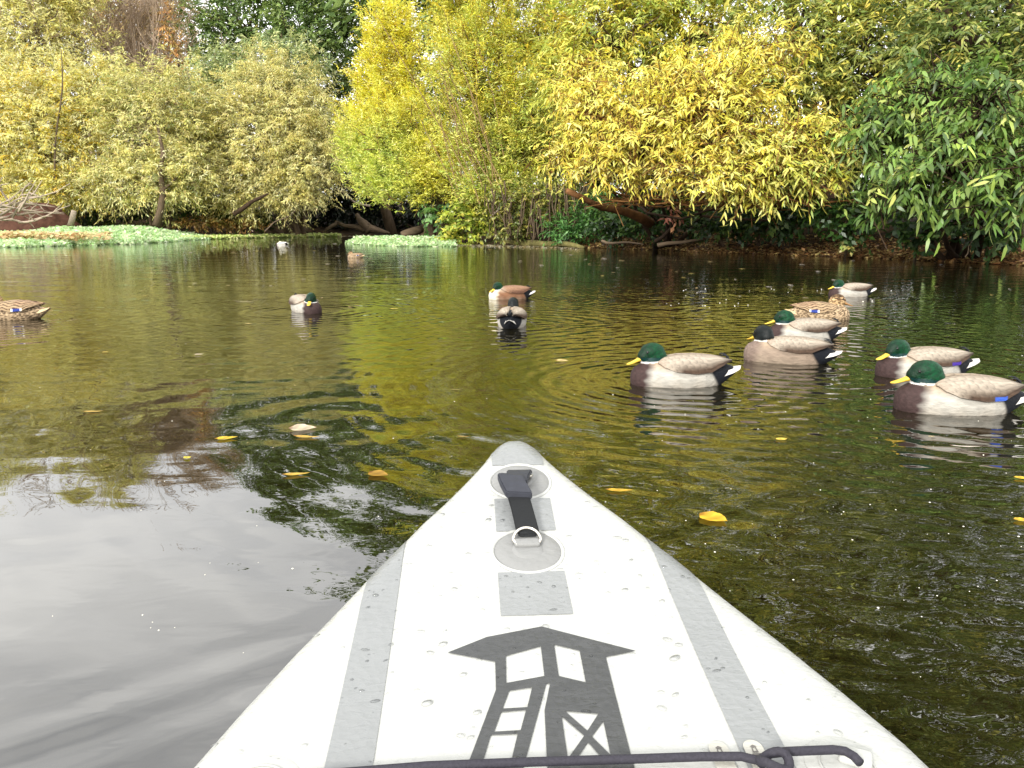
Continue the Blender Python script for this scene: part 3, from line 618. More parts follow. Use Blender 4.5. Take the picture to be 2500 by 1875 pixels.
def wood(name, label, cat, paths, mat, sides=7):
    tb = Tubes(); org = np.array(paths[0][0][0], float)
    for pts, rad in paths: tb.add(pts, rad, sides)
    o = tb.build(name, mat, None, org); o.location = tuple(org); tag(o, label, cat); return o
def W_(vx, vy, Y): return at(vx, vy, Y)
r = random.Random(3)
wood('fallen_log', 'mossy log lying along the water edge below the vine curtain', 'log', [(wander(on_water(1065, 528) + [0, 0, .08], on_water(1160, 532) + [0, 0, .10], 6, .02, r), [.10, .17, .18, .17, .16, .13]),
     (wander(on_water(1150, 532) + [0, 0, .1], on_water(1262, 537) + [0, 0, .03], 6, .02, r), [.15, .12, .11, .10, .09, .05])], simple_mat('mossy_log', rgba(104, 98, 58), .9, .2, noise=5, bump=.03, amount=.5))
wood('fallen_log', 'smooth pale log end poking out at the dark cove mouth', 'log', [(wander(at(868, 507, 37.5), at(912, 494, 38), 5, .02, r), [.16, .2, .21, .21, .17])], M_LOG, 9)
wood('driftwood_stump', 'grey torn stump with spreading roots at the cove shore', 'stump',
     [(wander(at(770, 462, 53), at(800, 500, 53), 6, .05, r), [.12, .18, .25, .3, .33, .36]), (wander(at(795, 492, 53), at(842, 503, 53), 5, .04, r), [.3, .24, .18, .12, .05]),
      (wander(at(790, 496, 53), at(725, 478, 53.5), 7, .05, r), [.24, .2, .17, .15, .13, .12, .08]), (wander(at(730, 480, 53.5), at(700, 500, 53), 5, .05, r), [.14, .13, .12, .11, .08])], M_LOG)
wood('willow_trunk', 'thick dark trunk base of the olive willow at the far shore', 'stump',
     [(wander(at(655, 500, 51), at(648, 420, 51.5), 6, .03, r), [.34, .25, .2, .18, .17, .15]), (wander(at(660, 498, 51), at(630, 400, 52), 6, .05, r), [.2, .16, .14, .12, .1, .08]), (wander(at(640, 500, 51), at(690, 430, 52), 6, .05, r), [.3, .22, .2, .16, .14, .1])], M_LOG)
wood('leaning_trunk', 'orange brown leaning trunk with a sawn end under the golden willow', 'trunk',
     [(wander(at(1405, 482, 22.6), at(1225, 412, 20.6), 8, .03, r), [.15, .14, .12, .105, .095, .085, .08, .075]), (wander(at(1330, 455, 22), at(1360, 400, 21.6), 5, .05, r), [.07, .06, .05, .04, .03])], M_BARK_ORANGE, 9)
wood('thin_trunk', 'thin pale crooked trunk standing at the left bank', 'trunk', [([at(338, 487, 44), at(346, 455, 44), at(352, 420, 44.2), at(346, 370, 44.4), at(352, 330, 44.6), at(340, 270, 45)], [.24, .20, .18, .15, .12, .06]),
     (wander(at(352, 410, 44.2), at(392, 372, 44.6), 4, .04, r), [.08, .06, .05, .03])], M_BARK, 8)
wood('broken_post', 'short broken pale stump behind the left weed mat', 'stump', [([at(152, 487, 42), at(157, 470, 42), at(160, 455, 42)], [.16, .15, .13])], M_DEAD, 8)
wood('bare_leaning_pole', 'bare thin dead stem standing in the leftmost willow', 'branch', [(wander(at(118, 420, 44.4), at(132, 105, 45.2), 9, .018, r), [.06, .055, .05, .045, .042, .04, .035, .03, .015])], M_BARK, 6)
wood('dead_branch', 'dark slanting dead branch below the olive willow', 'branch', [(wander(at(505, 463, 46.5), at(580, 418, 46.5), 6, .04, r), [.16, .14, .13, .11, .1, .05])], M_BARK_DARK, 6)
for lab, a, b, rad in [('dead stick slanting into the water below the dry brown plants', at(572, 500, 45), at(640, 452, 46), .05),
                       ('bleached crooked branch reaching left from the cove thicket', at(800, 445, 52), at(700, 400, 52), .09),
                       ('pale stick lying in the water at the right bank corner', on_water(2120, 545) + [0, 0, .12], on_water(2215, 572) + [0, 0, .02], .02),
                       ('thin upright twig on the right bank beside the corner', at(2085, 555, 15.2), at(2108, 505, 15.4), .012),
                       ('grey forked branch at the left end of the vine curtain', at(1060, 470, 29.4), at(1105, 425, 29.6), .06),
                       ('low stick lying on leaf litter below the leaning trunk', at(1300, 520, 23.6), at(1390, 528, 23.2), .05),
                       ('flat dark root along the bank right of the leaning trunk', at(1420, 530, 22.6), at(1530, 515, 22.4), .07)]:
    pts = wander(a, b, 7, .06, r)
    wood('dead_branch', lab, 'branch', [(pts, [rad * (1 - .6 * i / 6) for i in range(7)])], M_DEAD if 'bleached' in lab or 'pale' in lab or 'grey' in lab else M_LOG, 5)
tb = Tubes(); o0 = at(1150, 480, 29.2)
for i in range(60):
    vx = r.uniform(1055, 1255); Y = np.interp(vx, [1055, 1255], [29.8, 27.6]) + r.uniform(-.3, .5)
    tb.add(wander(at(vx + r.gauss(0, 18), r.uniform(390, 440), Y), at(vx, r.uniform(500, 524), Y - .2), 7, .05, r), [.028, .026, .024, .022, .02, .018, .014], 4, False)
vs = tb.build('hanging_stems', M_BARK, None, o0); vs.location = tuple(o0); tag(vs, 'tangle of thin brown stems hanging down the bank right of the yellow green mound', 'stems'); vs['kind'] = 'stuff'
tb = Tubes(); o0 = at(1550, 430, 19.5)
for i in range(90):
    vx = r.uniform(1340, 1780); Y = np.interp(vx, [1340, 1780], [20.8, 18.6]) + r.uniform(-.6, .6)
    tb.add(wander(at(vx, r.uniform(425, 450), Y), at(vx + r.gauss(0, 90), r.uniform(385, 455), Y + r.uniform(-.8, .5)), 6, .05, r), [.022, .02, .018, .015, .012, .008], 4, False)
vs = tb.build('bare_twigs', M_TWIG, None, o0); vs.location = tuple(o0); tag(vs, 'spray of bare horizontal twigs under the golden willow', 'twigs'); vs['kind'] = 'stuff'
tb = Tubes(); o0 = at(1000, 300, 31)
for i in range(20):
    vx = r.uniform(990, 1120); Y = r.uniform(30.2, 31.4); l_ = r.uniform(120, 420)
    tb.add(wander(at(vx, 440, Y), at(vx - l_ * r.uniform(.12, .55), 440 - l_, Y), 7, .025, r), [.030, .027, .024, .02, .017, .013, .007], 4, False)
vs = tb.build('bare_shoots', simple_mat('grey_shoot', rgba(140, 118, 80), .9, .2, noise=4), None, o0); vs.location = tuple(o0); tag(vs, 'fan of bare grey shoots rising before the yellow green willow', 'twigs'); vs['kind'] = 'stuff'
# brush pile
tb = Tubes(); o0 = at(40, 470, 40)
for i in range(22):
    a = at(r.uniform(-60, 60), r.uniform(440, 482), r.uniform(39, 41)); b = at(r.uniform(-40, 160) if i % 3 else r.uniform(60, 160), r.uniform(375, 478), r.uniform(38.5, 41))
    pts = wander(a, b, 7, .06, r); rad = r.uniform(.035, .075); tb.add(pts, [rad * (1 - .75 * j / 6) for j in range(7)], 5)
    for q in range(2):
        st = pts[r.randint(2, 5)]; tb.add(wander(st, st + np.array([r.uniform(-.2, .9), r.uniform(-.3, .3), r.uniform(-.4, .6)]), 4, .1, r), [.035, .03, .02, .01], 4)
bp = tb.build('brush_pile', M_DEAD, None, o0); bp.location = tuple(o0); tag(bp, 'bleached tangle of dead branches at the left edge of the bank', 'branches')
ms, fs = [], []
for i in range(9):
    for j in range(24):
        ph = i / 8 * math.pi / 2; th = j / 24 * 2 * math.pi; q = 1 + .12 * math.sin(3 * th + i) + .08 * math.sin(7 * th - i)
        ms.append((2.3 * math.cos(ph) * math.cos(th) * q, 1.2 * math.cos(ph) * math.sin(th) * q, 1.75 * math.sin(ph) * (1 + .1 * math.sin(4 * th))))
for i in range(8):
    for j in range(24): fs.append((i * 24 + j, i * 24 + (j + 1) % 24, (i + 1) * 24 + (j + 1) % 24, (i + 1) * 24 + j))
mo = mesh_ob('earth_mound', ms, fs, simple_mat('red_earth', rgba(76, 52, 42), .95, .1, noise=3, bump=.1, amount=.5)); q = at(85, 487, 43.5); mo.location = (q[0], q[1], .1); tag(mo, 'reddish brown earth mound behind the dead branches at left', 'mound')

# ------------------------------------------------------------------ floating leaves
def floating_leaf(label, x, y, ln, wd, rot, col, group=None, curl=.1, tip=1.0, name='floating_leaf'):
    n = 13; V = []; 
    for i in range(n):
        t = i / (n - 1); h = wd * .5 * math.sin(math.pi * t ** .8) ** 1.15 * (1 + .10 * math.sin(9 * t + x) + .05 * math.sin(23 * t + y)) + .0004
        z = .003 + curl * ln * (t - .5) ** 2 + .0008
        V += [((t - .5) * ln, -h, z + h * .12), ((t - .5) * ln, 0, z), ((t - .5) * ln, h, z + h * .12)]
    F = []
    for i in range(n - 1):
        for k in range(2): F.append((i * 3 + k, i * 3 + k + 1, (i + 1) * 3 + k + 1, (i + 1) * 3 + k))
    base = lin(col); C = np.array([base * (.72 if i % 3 == 1 else 1) * (1 + .20 * math.sin(i * 1.7 + x * 9)) * np.array([1, .93 + .07 * math.sin(i + y * 5), .9]) for i in range(len(V))])
    C[:6] *= np.array([.6, .45, .4]); C[-3:] *= np.array([.7, .55, .5])
    o = mesh_ob(name, V, F, M_LEAF, colors=np.clip(C, 0, .9)); o.location = (x, y, 0); o.rotation_euler = (0, 0, rot); tag(o, label, 'leaf', group); return o
YL, CRM = (236, 196, 70), (226, 214, 184)
for lab, vx, vy, lv, asp, rot, col in [
        ('large pale cream leaf floating curled, left of the board tip', 654, 928, 62, .62, .1, CRM), ('yellow leaf floating just below the big cream leaf', 662, 946, 62, .24, -.15, (226, 190, 90)),
        ('bright yellow leaf floating left of the big cream leaf', 489, 949, 50, .34, .35, (238, 206, 60)), ('slim tan leaf floating alone at far left of mid water', 202, 891, 48, .2, .1, (214, 184, 96)),
        ('yellow leaf floating at the edge of the sky reflection', 640, 1027, 62, .26, .2, (228, 194, 84)), ('dull ochre sunken-looking leaf left of the board tip', 818, 1027, 54, .5, -.5, (176, 140, 50)),
        ('small lemon leaf on the bare tree reflection', 405, 991, 18, .7, .8, (226, 216, 80)), ('long yellow leaf floating right beside the board nose', 1338, 1062, 64, .27, -.06, (244, 200, 70)),
        ('broad yellow leaf floating right of the board, nearest the camera', 1541, 1122, 70, .60, -.75, (246, 202, 60)), ('small yellow leaf floating below the lone near drake', 1688, 951, 30, .45, .3, (240, 216, 96)),
        ('pale twin leaf floating beyond the board nose, left of the near drake', 1214, 781, 30, .6, -.2, (226, 206, 140)), ('small cream leaf floating on olive water at left', 430, 767, 22, .4, .4, CRM),
        ('yellow leaf cut by the right edge, upper of two', 2207, 1035, 34, .4, -.2, (240, 206, 70)), ('yellow leaf cut by the right edge, lower of two', 2207, 1126, 36, .45, -.1, (240, 206, 70)),
        ('thin brown leaf floating just beyond the board tip', 1000, 945, 30, .2, -.1, (190, 160, 90)), ('small tan leaf floating below the camera-facing drake', 537, 700, 16, .4, .2, (214, 196, 130)),
        ('pair-like yellow leaf floating between the two centre ducks and the left drake', 852, 668, 22, .35, .3, (220, 200, 100)), ('small orange leaf floating in the olive water at left', 228, 762, 16, .5, .6, (214, 190, 90)),
        ('thin pale leaf left of the lone near drake', 1480, 823, 14, .4, .1, (224, 210, 170)), ('slim straw floating beyond the board tip', 985, 843, 30, .12, -.05, (180, 170, 110)),
        ('white feather-like leaf by the right edge below the nearest drake', 2085, 967, 70, .14, -.15, (214, 208, 196)), ('slim pale stem floating left of the camera-facing drake', 530, 652, 60, .07, .0, (206, 200, 170)),
        ('curled white leaf standing on the far right water', 1708, 617, 14, .6, .3, (226, 220, 206)), ('pale straw drifting left of the leftmost willow reflection', 25, 610, 60, .08, .1, (206, 200, 170)),
        ('tan leaf drifting below the nearest right-edge drake bill', 2012, 945, 16, .4, .1, (190, 180, 140))]:
    p = on_water(vx, vy); k = KV / FPX * p[1]
    floating_leaf(lab, p[0], p[1], lv * k, lv * k * asp * (1.1 if asp < .3 else 1.5), rot, col, curl=.16)
g = np.random.default_rng(99)
for i in range(150):
    vx = g.uniform(-20, 2240); vy = 515 + 130 * g.random() ** 1.7; p = on_water(vx, vy)
    if p[1] > shore_dist(math.atan2(p[0], p[1])) - 1.5 or (vx < 420 and p[1] > 26) or (740 < vx < 990 and p[1] > 27): continue
    floating_leaf('tiny pale leaf fleck lying flat on the far water', p[0], p[1], p[1] * g.uniform(.0035, .0105), p[1] * g.uniform(.002, .004), g.normal() * .5, [(214, 206, 180), (196, 180, 130), (228, 224, 210), (206, 190, 110)][i % 4], 'leaf flecks scattered on the far water', .02)
for i in range(40):
    vx = g.uniform(-20, 2240); vy = 645 + 330 * g.random(); p = on_water(vx, vy)
    floating_leaf('small pale speck of leaf floating on the open middle water', p[0], p[1], p[1] * g.uniform(.0018, .004), p[1] * g.uniform(.0012, .002), g.uniform(0, 3), [(214, 206, 180), (206, 190, 130)][i % 2], 'leaf specks on the middle water', .02)
# foam bubbles and near specks
V, F = [], []
def dome(x, y, z, rx, ry, h, rot=0, seg=8, rings=3):
    n0 = len(V); c, s = math.cos(rot), math.sin(rot)
    for i in range(rings):
        ph = i / rings * math.pi / 2
        for j in range(seg):
            th = 2 * math.pi * j / seg; a, b = rx * math.cos(ph) * math.cos(th), ry * math.cos(ph) * math.sin(th)
            V.append((x + a * c - b * s, y + a * s + b * c, z + h * math.sin(ph)))
    V.append((x, y, z + h))
    for i in range(rings - 1):
        for j in range(seg): F.append((n0 + i * seg + j, n0 + i * seg + (j + 1) % seg, n0 + (i + 1) * seg + (j + 1) % seg, n0 + (i + 1) * seg + j))
    for j in range(seg): F.append((n0 + (rings - 1) * seg + j, n0 + (rings - 1) * seg + (j + 1) % seg, n0 + rings * seg))
for i in range(34):
    p = on_water(np.clip(g.normal(1640, 130), 1440, 1950), g.uniform(622, 665)); s = g.uniform(.003, .007); dome(p[0], p[1], 0, s, s, s * .8)
for i in range(90):
    p = on_water(g.uniform(0, 2212), g.uniform(700, 1650)); s = g.uniform(.0009, .0028); dome(p[0], p[1], 0, s, s, s * .6)
for i in range(60):
    p = on_water(g.uniform(1400, 2212), g.uniform(850, 1300)); s = g.uniform(.0008, .0022); dome(p[0], p[1], 0, s, s, s * .6)
fb = mesh_ob('foam_bubbles', V, F, simple_mat('foam', rgba(220, 216, 200), .4, .5)); tag(fb, 'white foam bubbles and specks dotted over the water', 'bubbles'); fb['kind'] = 'stuff'

# ------------------------------------------------------------------ ducks
def feather_mat(name, hen=False, rough=.75, stre=(.35, 1, 1), scale=70, amt=.24):
    m = simple_mat(name, (1, 1, 1, 1), rough, .25, noise=scale, bump=.006, attr='Col', amount=amt, stretch=stre)
    if hen:
        t = m.node_tree; l = t.links.new; p = [n for n in t.nodes if n.type == 'BSDF_PRINCIPLED'][0]
        src = p.inputs['Base Color'].links[0].from_socket
        tcn = N(t, 'ShaderNodeTexCoord'); mpn = N(t, 'ShaderNodeMapping'); mpn.inputs['Scale'].default_value = (.55, 1.0, 1.2)
        vo = N(t, 'ShaderNodeTexVoronoi'); vo.inputs['Scale'].default_value = 80
        rp = N(t, 'ShaderNodeValToRGB'); rp.color_ramp.elements[0].position = .40; rp.color_ramp.elements[0].color = (.26, .22, .18, 1); rp.color_ramp.elements[1].position = .62; rp.color_ramp.elements[1].color = (1.1, 1.05, 1, 1)
        mu = N(t, 'ShaderNodeMixRGB'); mu.blend_type = 'MULTIPLY'; mu.inputs[0].default_value = .9
        l(tcn.outputs['Object'], mpn.inputs[0]); l(mpn.outputs[0], vo.inputs['Vector']); l(vo.outputs['Distance'], rp.inputs[0])
        l(src, mu.inputs[1]); l(rp.outputs[0], mu.inputs[2]); l(mu.outputs[0], p.inputs['Base Color'])
    return m
M_FEATH = feather_mat('drake_feathers'); M_HEN = feather_mat('hen_feathers', True)
M_HEAD = simple_mat('green_head_gloss', (1, 1, 1, 1), .40, .20, noise=150, bump=.003, attr='Col', amount=.5)
M_BILL = simple_mat('bill', rgba(206, 170, 56), .45, .4, noise=40, amount=.12); M_BILL_HEN = simple_mat('hen_bill', rgba(150, 112, 70), .5, .4, noise=60, amount=.35)
M_EYE = simple_mat('eye', rgba(12, 8, 6), .1, .6); M_BLACK = simple_mat('black_feather', rgba(16, 18, 22), .55, .4)
BS = np.array([  # s, zbot, ztop, halfwidth
    (.024, .015, .045, .012), (.030, -.015, .066, .034), (.045, -.038, .088, .060), (.08, -.055, .106, .086), (.14, -.062, .120, .103), (.22, -.066, .136, .112), (.30, -.066, .140, .112),
    (.37, -.058, .134, .101), (.42, -.038, .122, .080), (.46, -.012, .106, .056), (.50, .016, .092, .034), (.53, .040, .082, .018), (.55, .056, .076, .007)])
WS = np.array([(.12, .02, .112, .085), (.17, .0, .130, .106), (.25, -.02, .144, .117), (.33, -.02, .146, .116), (.40, .0, .140, .102), (.46, .03, .130, .078), (.50, .06, .122, .052), (.535, .09, .114, .026)])
def sec(tab, s): return [np.interp(s, tab[:, 0], tab[:, k]) for k in (1, 2, 3)]
HEADC = (.126, .146)
def make_duck(name, label, typ, x, y, heading, yaw, scale, voxel):
    root = thing(name, label, 'duck', (x, y, 0), 'ducks on the pond', math.radians(heading)); root.scale = (scale,) * 3; root.rotation_euler = (math.radians(1.5 * math.sin(x * 9)), math.radians(1.6 * math.sin(y * 5 + x)), math.radians(heading))
    hen = typ == 'hen'; tuck = typ == 'pale'; low = .012 if typ in ('drake_front', 'drake_brown') else (-.016 if hen else .007 * math.sin(x * 7 + y * 3))
    bm = bmesh.new(); ring_prev = None; n = 28
    for s, zb, zt, hw in BS:
        zc, hz = (zb + zt) / 2, (zt - zb) / 2; rg = []
        for k in range(n):
            th = 2 * math.pi * k / n; cs, sn = math.cos(th), math.sin(th)
            e = .96; rg.append(bm.verts.new((.27 - s, hw * math.copysign(abs(sn) ** e, sn), zc + hz * math.copysign(abs(cs) ** .95, cs))))
        if ring_prev:
            for k in range(n): bm.faces.new((ring_prev[k], ring_prev[(k + 1) % n], rg[(k + 1) % n], rg[k]))
        else: bm.faces.new(list(reversed(rg)))
        ring_prev = rg
    bm.faces.new(ring_prev)
    NA = Vector((.27 - .118, 0, 0)); RY = Matrix.Translation(NA) @ Matrix.Rotation(math.radians(yaw), 4, 'Z') @ Matrix.Translation(-NA)
    def hp(s, yy, z): return RY @ Vector((.27 - s, yy, z - low))
    if tuck: hp = lambda s, yy, z: Vector((.27 - s - .07, yy, z - .03))
    def ball(s, z, rx, ry, rz, tilt=0):
        M = Matrix.Translation(hp(s, 0, z)) @ Matrix.Rotation(math.radians(yaw), 4, 'Z') @ Matrix.Rotation(tilt, 4, 'Y') @ Matrix.Diagonal((rx, ry, rz, 1))
        bmesh.ops.create_uvsphere(bm, u_segments=24, v_segments=16, radius=1, matrix=M)
    q = .92 if hen else 1.0
    ball(.130, .152, .064 * q, .043 * q, .047 * q); ball(.102, .138, .048 * q, .034 * q, .037 * q, .25); ball(.146, .130, .058 * q, .045 * q, .045); ball(.133, .100, .053 * q, .048 * q, .050); ball(.112, .064, .062, .060, .046)
    me = bpy.data.meshes.new('tmp'); bm.to_mesh(me); bm.free()
    ob = bpy.data.objects.new('tmp', me); COL.objects.link(ob)
    md = ob.modifiers.new('r', 'REMESH'); md.mode = 'VOXEL'; md.voxel_size = voxel
    sm = ob.modifiers.new('s', 'SMOOTH'); sm.factor = .5; sm.iterations = 9
    dg = bpy.context.evaluated_depsgraph_get(); me2 = bpy.data.meshes.new_from_object(ob.evaluated_get(dg))
    bpy.data.objects.remove(ob); bpy.data.meshes.remove(me)
    me2.name = 'body'; nv = len(me2.vertices); co = np.empty(nv * 3, np.float32); me2.vertices.foreach_get('co', co); co = co.reshape(-1, 3).astype(float)
    s = .27 - co[:, 0]; z = co[:, 2]; yy = co[:, 1]
    inv = RY.inverted(); hc = co @ np.array(inv.to_3x3()).T + np.array(inv.translation)
    if tuck: hc = co + np.array([.07, 0, .03])
    hs = .27 - hc[:, 0]; hz = hc[:, 2] + low; hyy = hc[:, 1]
    gn = np.random.default_rng(int(abs(x * 1000)) + 5)
    mott = .5 + .5 * np.sin(co[:, 0] * 190 + np.sin(z * 120) * 2) * np.sin(z * 160 + np.sin(yy * 130) * 2)
    soft = .5 + .5 * np.sin(co[:, 0] * 41 + np.sin(z * 33 + yy * 20) * 1.5)
    e1 = ((hs - .130) / .082) ** 2 + (hyy / .064) ** 2 + ((hz - .149) / .056) ** 2
    e2 = ((hs - .130) / .086) ** 2 + (hyy / .067) ** 2 + ((hz - .146) / .0605) ** 2
    C = np.zeros((nv, 3))
    if hen:
        C[:] = lin((168, 148, 120)); C = C * (.7 + .5 * mott[:, None]); hm = e1 < 1
        C[hm] = lin((176, 150, 112)) * (.85 + .25 * mott[hm, None]); cap = hm & (hz > .168); C[cap] = lin((96, 76, 54)); el = hm & (np.abs(hz - .152 - (hs - .1) * .1) < .005) & (hs < .16); C[el] = lin((84, 64, 46))
        lo = z < .03; C[lo] = C[lo] * .85
    else:
        flank = lin({'drake_dark': (134, 118, 103), 'drake_brown': (120, 84, 60), 'pale': (206, 202, 194)}.get(typ, (168, 164, 155)))
        C[:] = flank * (.94 + .08 * soft[:, None])
        def mixin(mask, col):
            C[:] = C * (1 - mask[:, None]) + np.asarray(col) * mask[:, None]
        stp = lambda v, w: np.clip(v / w * .5 + .5, 0, 1)
        mixin(stp(z - .098 - .012 * np.sin(s * 30), .02), lin((164, 144, 122)))
        mixin(.35 * stp(.012 - z + .01 * np.sin(s * 60), .03), lin((176, 160, 140)))
        br = stp((.096 + .30 * np.clip(z - .03, 0, .1) + .006 * np.sin(z * 150)) - s, .020)
        brc = lin({'drake_brown': (206, 198, 176), 'drake_dark': (112, 96, 86)}.get(typ, (58, 43, 41))); mixin(br, brc * (.85 + .3 * mott[:, None]))
        mixin(stp(s - (.380 + (.10 - z) * .62), .008), lin((14, 17, 24)))
        if tuck: pass
        ringm = (e2 < 1) & (hs < .19); C[ringm] = lin((214, 210, 204))
        hd = e1 < 1
        gcol = lin((8, 14, 14)) if typ in ('drake_dark', 'drake_rear') else (lin((206, 200, 188)) if tuck else lin((0, 54, 28)))
        sh = np.clip((hz - .12) / .06, 0, 1)[:, None]
        C[hd] = gcol * (.55 + .6 * mott[hd, None]) * (.45 + .75 * np.clip((hs[hd, None] - .07) / .07, 0, 1)) if not tuck else gcol
        if typ not in ('drake_dark', 'drake_rear', 'pale'):
            tl = hd & (hz < .128); C[tl] = lin((4, 44, 42)) * (.7 + .5 * mott[tl, None])
    a = me2.color_attributes.new('Col', 'FLOAT_COLOR', 'POINT'); cc = np.ones((nv, 4), np.float32); cc[:, :3] = np.clip(C, 0, 1); a.data.foreach_set('color', cc.ravel())
    me2.materials.clear(); me2.materials.append(M_HEN if hen else M_FEATH)
    if not hen and not tuck:
        me2.materials.append(M_HEAD); np_ = len(me2.polygons); lv = np.empty(len(me2.loops), np.int32); me2.loops.foreach_get('vertex_index', lv); ls = np.empty(np_, np.int32); me2.polygons.foreach_get('loop_start', ls)
        me2.polygons.foreach_set('material_index', (e1[lv[ls]] < 1).astype(np.int32))
    me2.polygons.foreach_set('use_smooth', np.ones(len(me2.polygons), bool)); me2.update()
    body = bpy.data.objects.new('body', me2); link(body, root)
    # bill
    if not tuck:
        tb = []; fb_ = []; m_ = 12; st = [(.088, .128, .017, .018), (.070, .122, .0165, .0145), (.050, .1125, .0155, .0095), (.028, .1035, .0175, .0065), (.012, .0985, .0165, .0048), (.002, .0965, .010, .0028), (-.001, .096, .003, .001)]
        for (bs, bz, bw, bh) in st:
            for k in range(m_):
                th = 2 * math.pi * k / m_; tb.append(hp(bs, bw * math.cos(th), bz + bh * math.sin(th)))
        for i in range(len(st) - 1):
            for k in range(m_): fb_.append((i * m_ + k, i * m_ + (k + 1) % m_, (i + 1) * m_ + (k + 1) % m_, (i + 1) * m_ + k))
        fb_.append(tuple((len(st) - 1) * m_ + k for k in range(m_)))
        bl = mesh_ob('bill', tb, fb_, M_BILL_HEN if hen else M_BILL, root)
        for sd in (-1, 1):
            bm = bmesh.new(); bmesh.ops.create_uvsphere(bm, u_segments=10, v_segments=8, radius=.0062, matrix=Matrix.Translation(hp(.094, sd * .0335 * q, .156)))
            em = bpy.data.meshes.new('eye'); bm.to_mesh(em); bm.free(); em.materials.append(M_EYE); em.polygons.foreach_set('use_smooth', [True] * len(em.polygons)); link(bpy.data.objects.new('eye', em), root)
    # folded wings
    for sd in (-1, 1):
        nu, nvv = 64, 26; V2, C2 = [], []
        for layer in (0, 1):
            for i in range(nu):
                u = i / (nu - 1); ss = .150 + u * .365; zb, zt, hw = sec(WS, ss)
                p1 = math.radians(np.interp(u, [0, .1, .8, 1], [30, 6, 6, 30])); p2 = math.radians(np.interp(u, [0, .06, .2, .45, .68, .85, 1], [40, 62, 80, 88, 90, 72, 44]))
                for j in range(nvv):
                    v = j / (nvv - 1); ph = p1 + (p2 - p1) * v; rid = .0022 * abs(math.sin(v * 9.4 + u * 2)); off = (.001 + .0045 * math.sin(math.pi * min(v * .75 + .1, 1)) + rid) if layer == 0 else -.006
                    V2.append((.27 - ss, sd * (hw + off) * math.sin(ph), (zb + zt) / 2 + ((zt - zb) / 2 + off) * math.cos(ph)))
                    if hen:
                        c = lin((154, 132, 102)); ln = (v * 5 + .25 * math.sin(u * 26)) % 1
                        if ln < .34: c = lin((70, 50, 36))
                        if u > .5 and v < .6 and ln >= .34: c = lin((150, 124, 96))
                        if v > .80 and .52 < u < .66: c = lin((44, 60, 130))
                        if v > .80 and (.49 < u < .52 or .66 < u < .69): c = lin((240, 236, 230))
                    else:
                        top, low_, mid = lin((140, 127, 111)), lin((70, 54, 42)), lin((158, 147, 132))
                        if typ == 'drake_brown': top, mid, low_ = lin((120, 92, 72)), lin((136, 104, 80)), lin((90, 62, 46))
                        if typ == 'pale': top = mid = low_ = lin((204, 200, 190))
                        f = np.clip((.30 - v) / .25, 0, 1); c = mid * (1 - f) + top * f
                        f = np.clip((v - .46 + .25 * (u - .5)) / .42, 0, 1) * np.clip((u - .12) / .2, 0, 1); c = c * (1 - f) + low_ * f
                        if u < .62:
                            row = math.floor(v * 5.5 + u * 1.2); fr = (v * 5.5 + u * 1.2) % 1; fc = (u * 11 + .5 * (row % 2) + .12 * math.sin(row * 5)) % 1
                            tipd = fc + .9 * (fr - .5) ** 2 * 1.6
                            c = c * (1 - .30 * math.exp(-((tipd - .98) / .10) ** 2)) * (1.06 - .16 * fc)
                        else:
                            ln = (v * 5.2 + (u - .62) * 1.6) % 1; c = c * (1 - .42 * math.exp(-((ln - .5) / .10) ** 2))
                        c = c * (1 - .5 * np.clip((u - .80) / .15, 0, 1)); fz = np.clip((.16 - u) / .16, 0, 1) * .8; c = c * (1 - fz) + lin((150, 134, 118)) * fz
                        if v > .86 and .56 < u < .70 and typ in ('drake', 'drake_purple'): c = lin((60, 40, 130) if typ == 'drake_purple' else (52, 84, 170)) if x > 1.8 and y < 4.2 else c
                    C2.append(c * gn.uniform(.94, 1.06))
        off = nu * nvv; F2 = []
        for i in range(nu - 1):
            for j in range(nvv - 1):
                a0 = i * nvv + j; F2.append((a0, a0 + 1, a0 + nvv + 1, a0 + nvv)); F2.append((off + a0, off + a0 + nvv, off + a0 + nvv + 1, off + a0 + 1))
            for j in (0, nvv - 1):
                a0 = i * nvv + j; F2.append((a0, a0 + nvv, off + a0 + nvv, off + a0))
        for i in (0, nu - 1):
            for j in range(nvv - 1): a0 = i * nvv + j; F2.append((a0, off + a0, off + a0 + 1, a0 + 1))
        mesh_ob('wing', V2, F2, M_FEATH, root, colors=np.array(C2))
    # tail feathers
    wh = lin((206, 202, 194)) if not hen else lin((206, 180, 140))
    for i in range(-3, 4):
        V2 = []; o3 = abs(i) / 3
        for t, w in ((0, .009), (.35, .012), (.72, .011), (.92, .007), (1, .002)):
            cx = .27 - (.435 - .012 * o3) - (.132 + .002 * o3) * t; cyy = i * (.017 - .009 * t); cz = .066 - .030 * o3 + (.018 + .020 * o3) * t
            ro = -math.copysign(1, i) * o3 ** 1.5 * 1.15 if i else 0
            for dy, dz in ((-w, -.001), (w, -.001), (w, .0016), (-w, .0016)): V2.append((cx, cyy + dy * math.cos(ro) - dz * math.sin(ro), cz + dy * math.sin(ro) + dz * math.cos(ro)))
        F2 = [(0, 1, 2, 3), (19, 18, 17, 16)]
        for a0 in range(4):
            for k in range(4): F2.append((a0 * 4 + k, a0 * 4 + (k + 1) % 4, a0 * 4 + 4 + (k + 1) % 4, a0 * 4 + 4 + k))
        mesh_ob('tail_feather', V2, F2, M_FEATH, root, smooth=False, colors=np.array([wh * (.94 if i % 2 else 1)] * 20))
    if tuck: root.scale = (1.0, 1.0, .72)
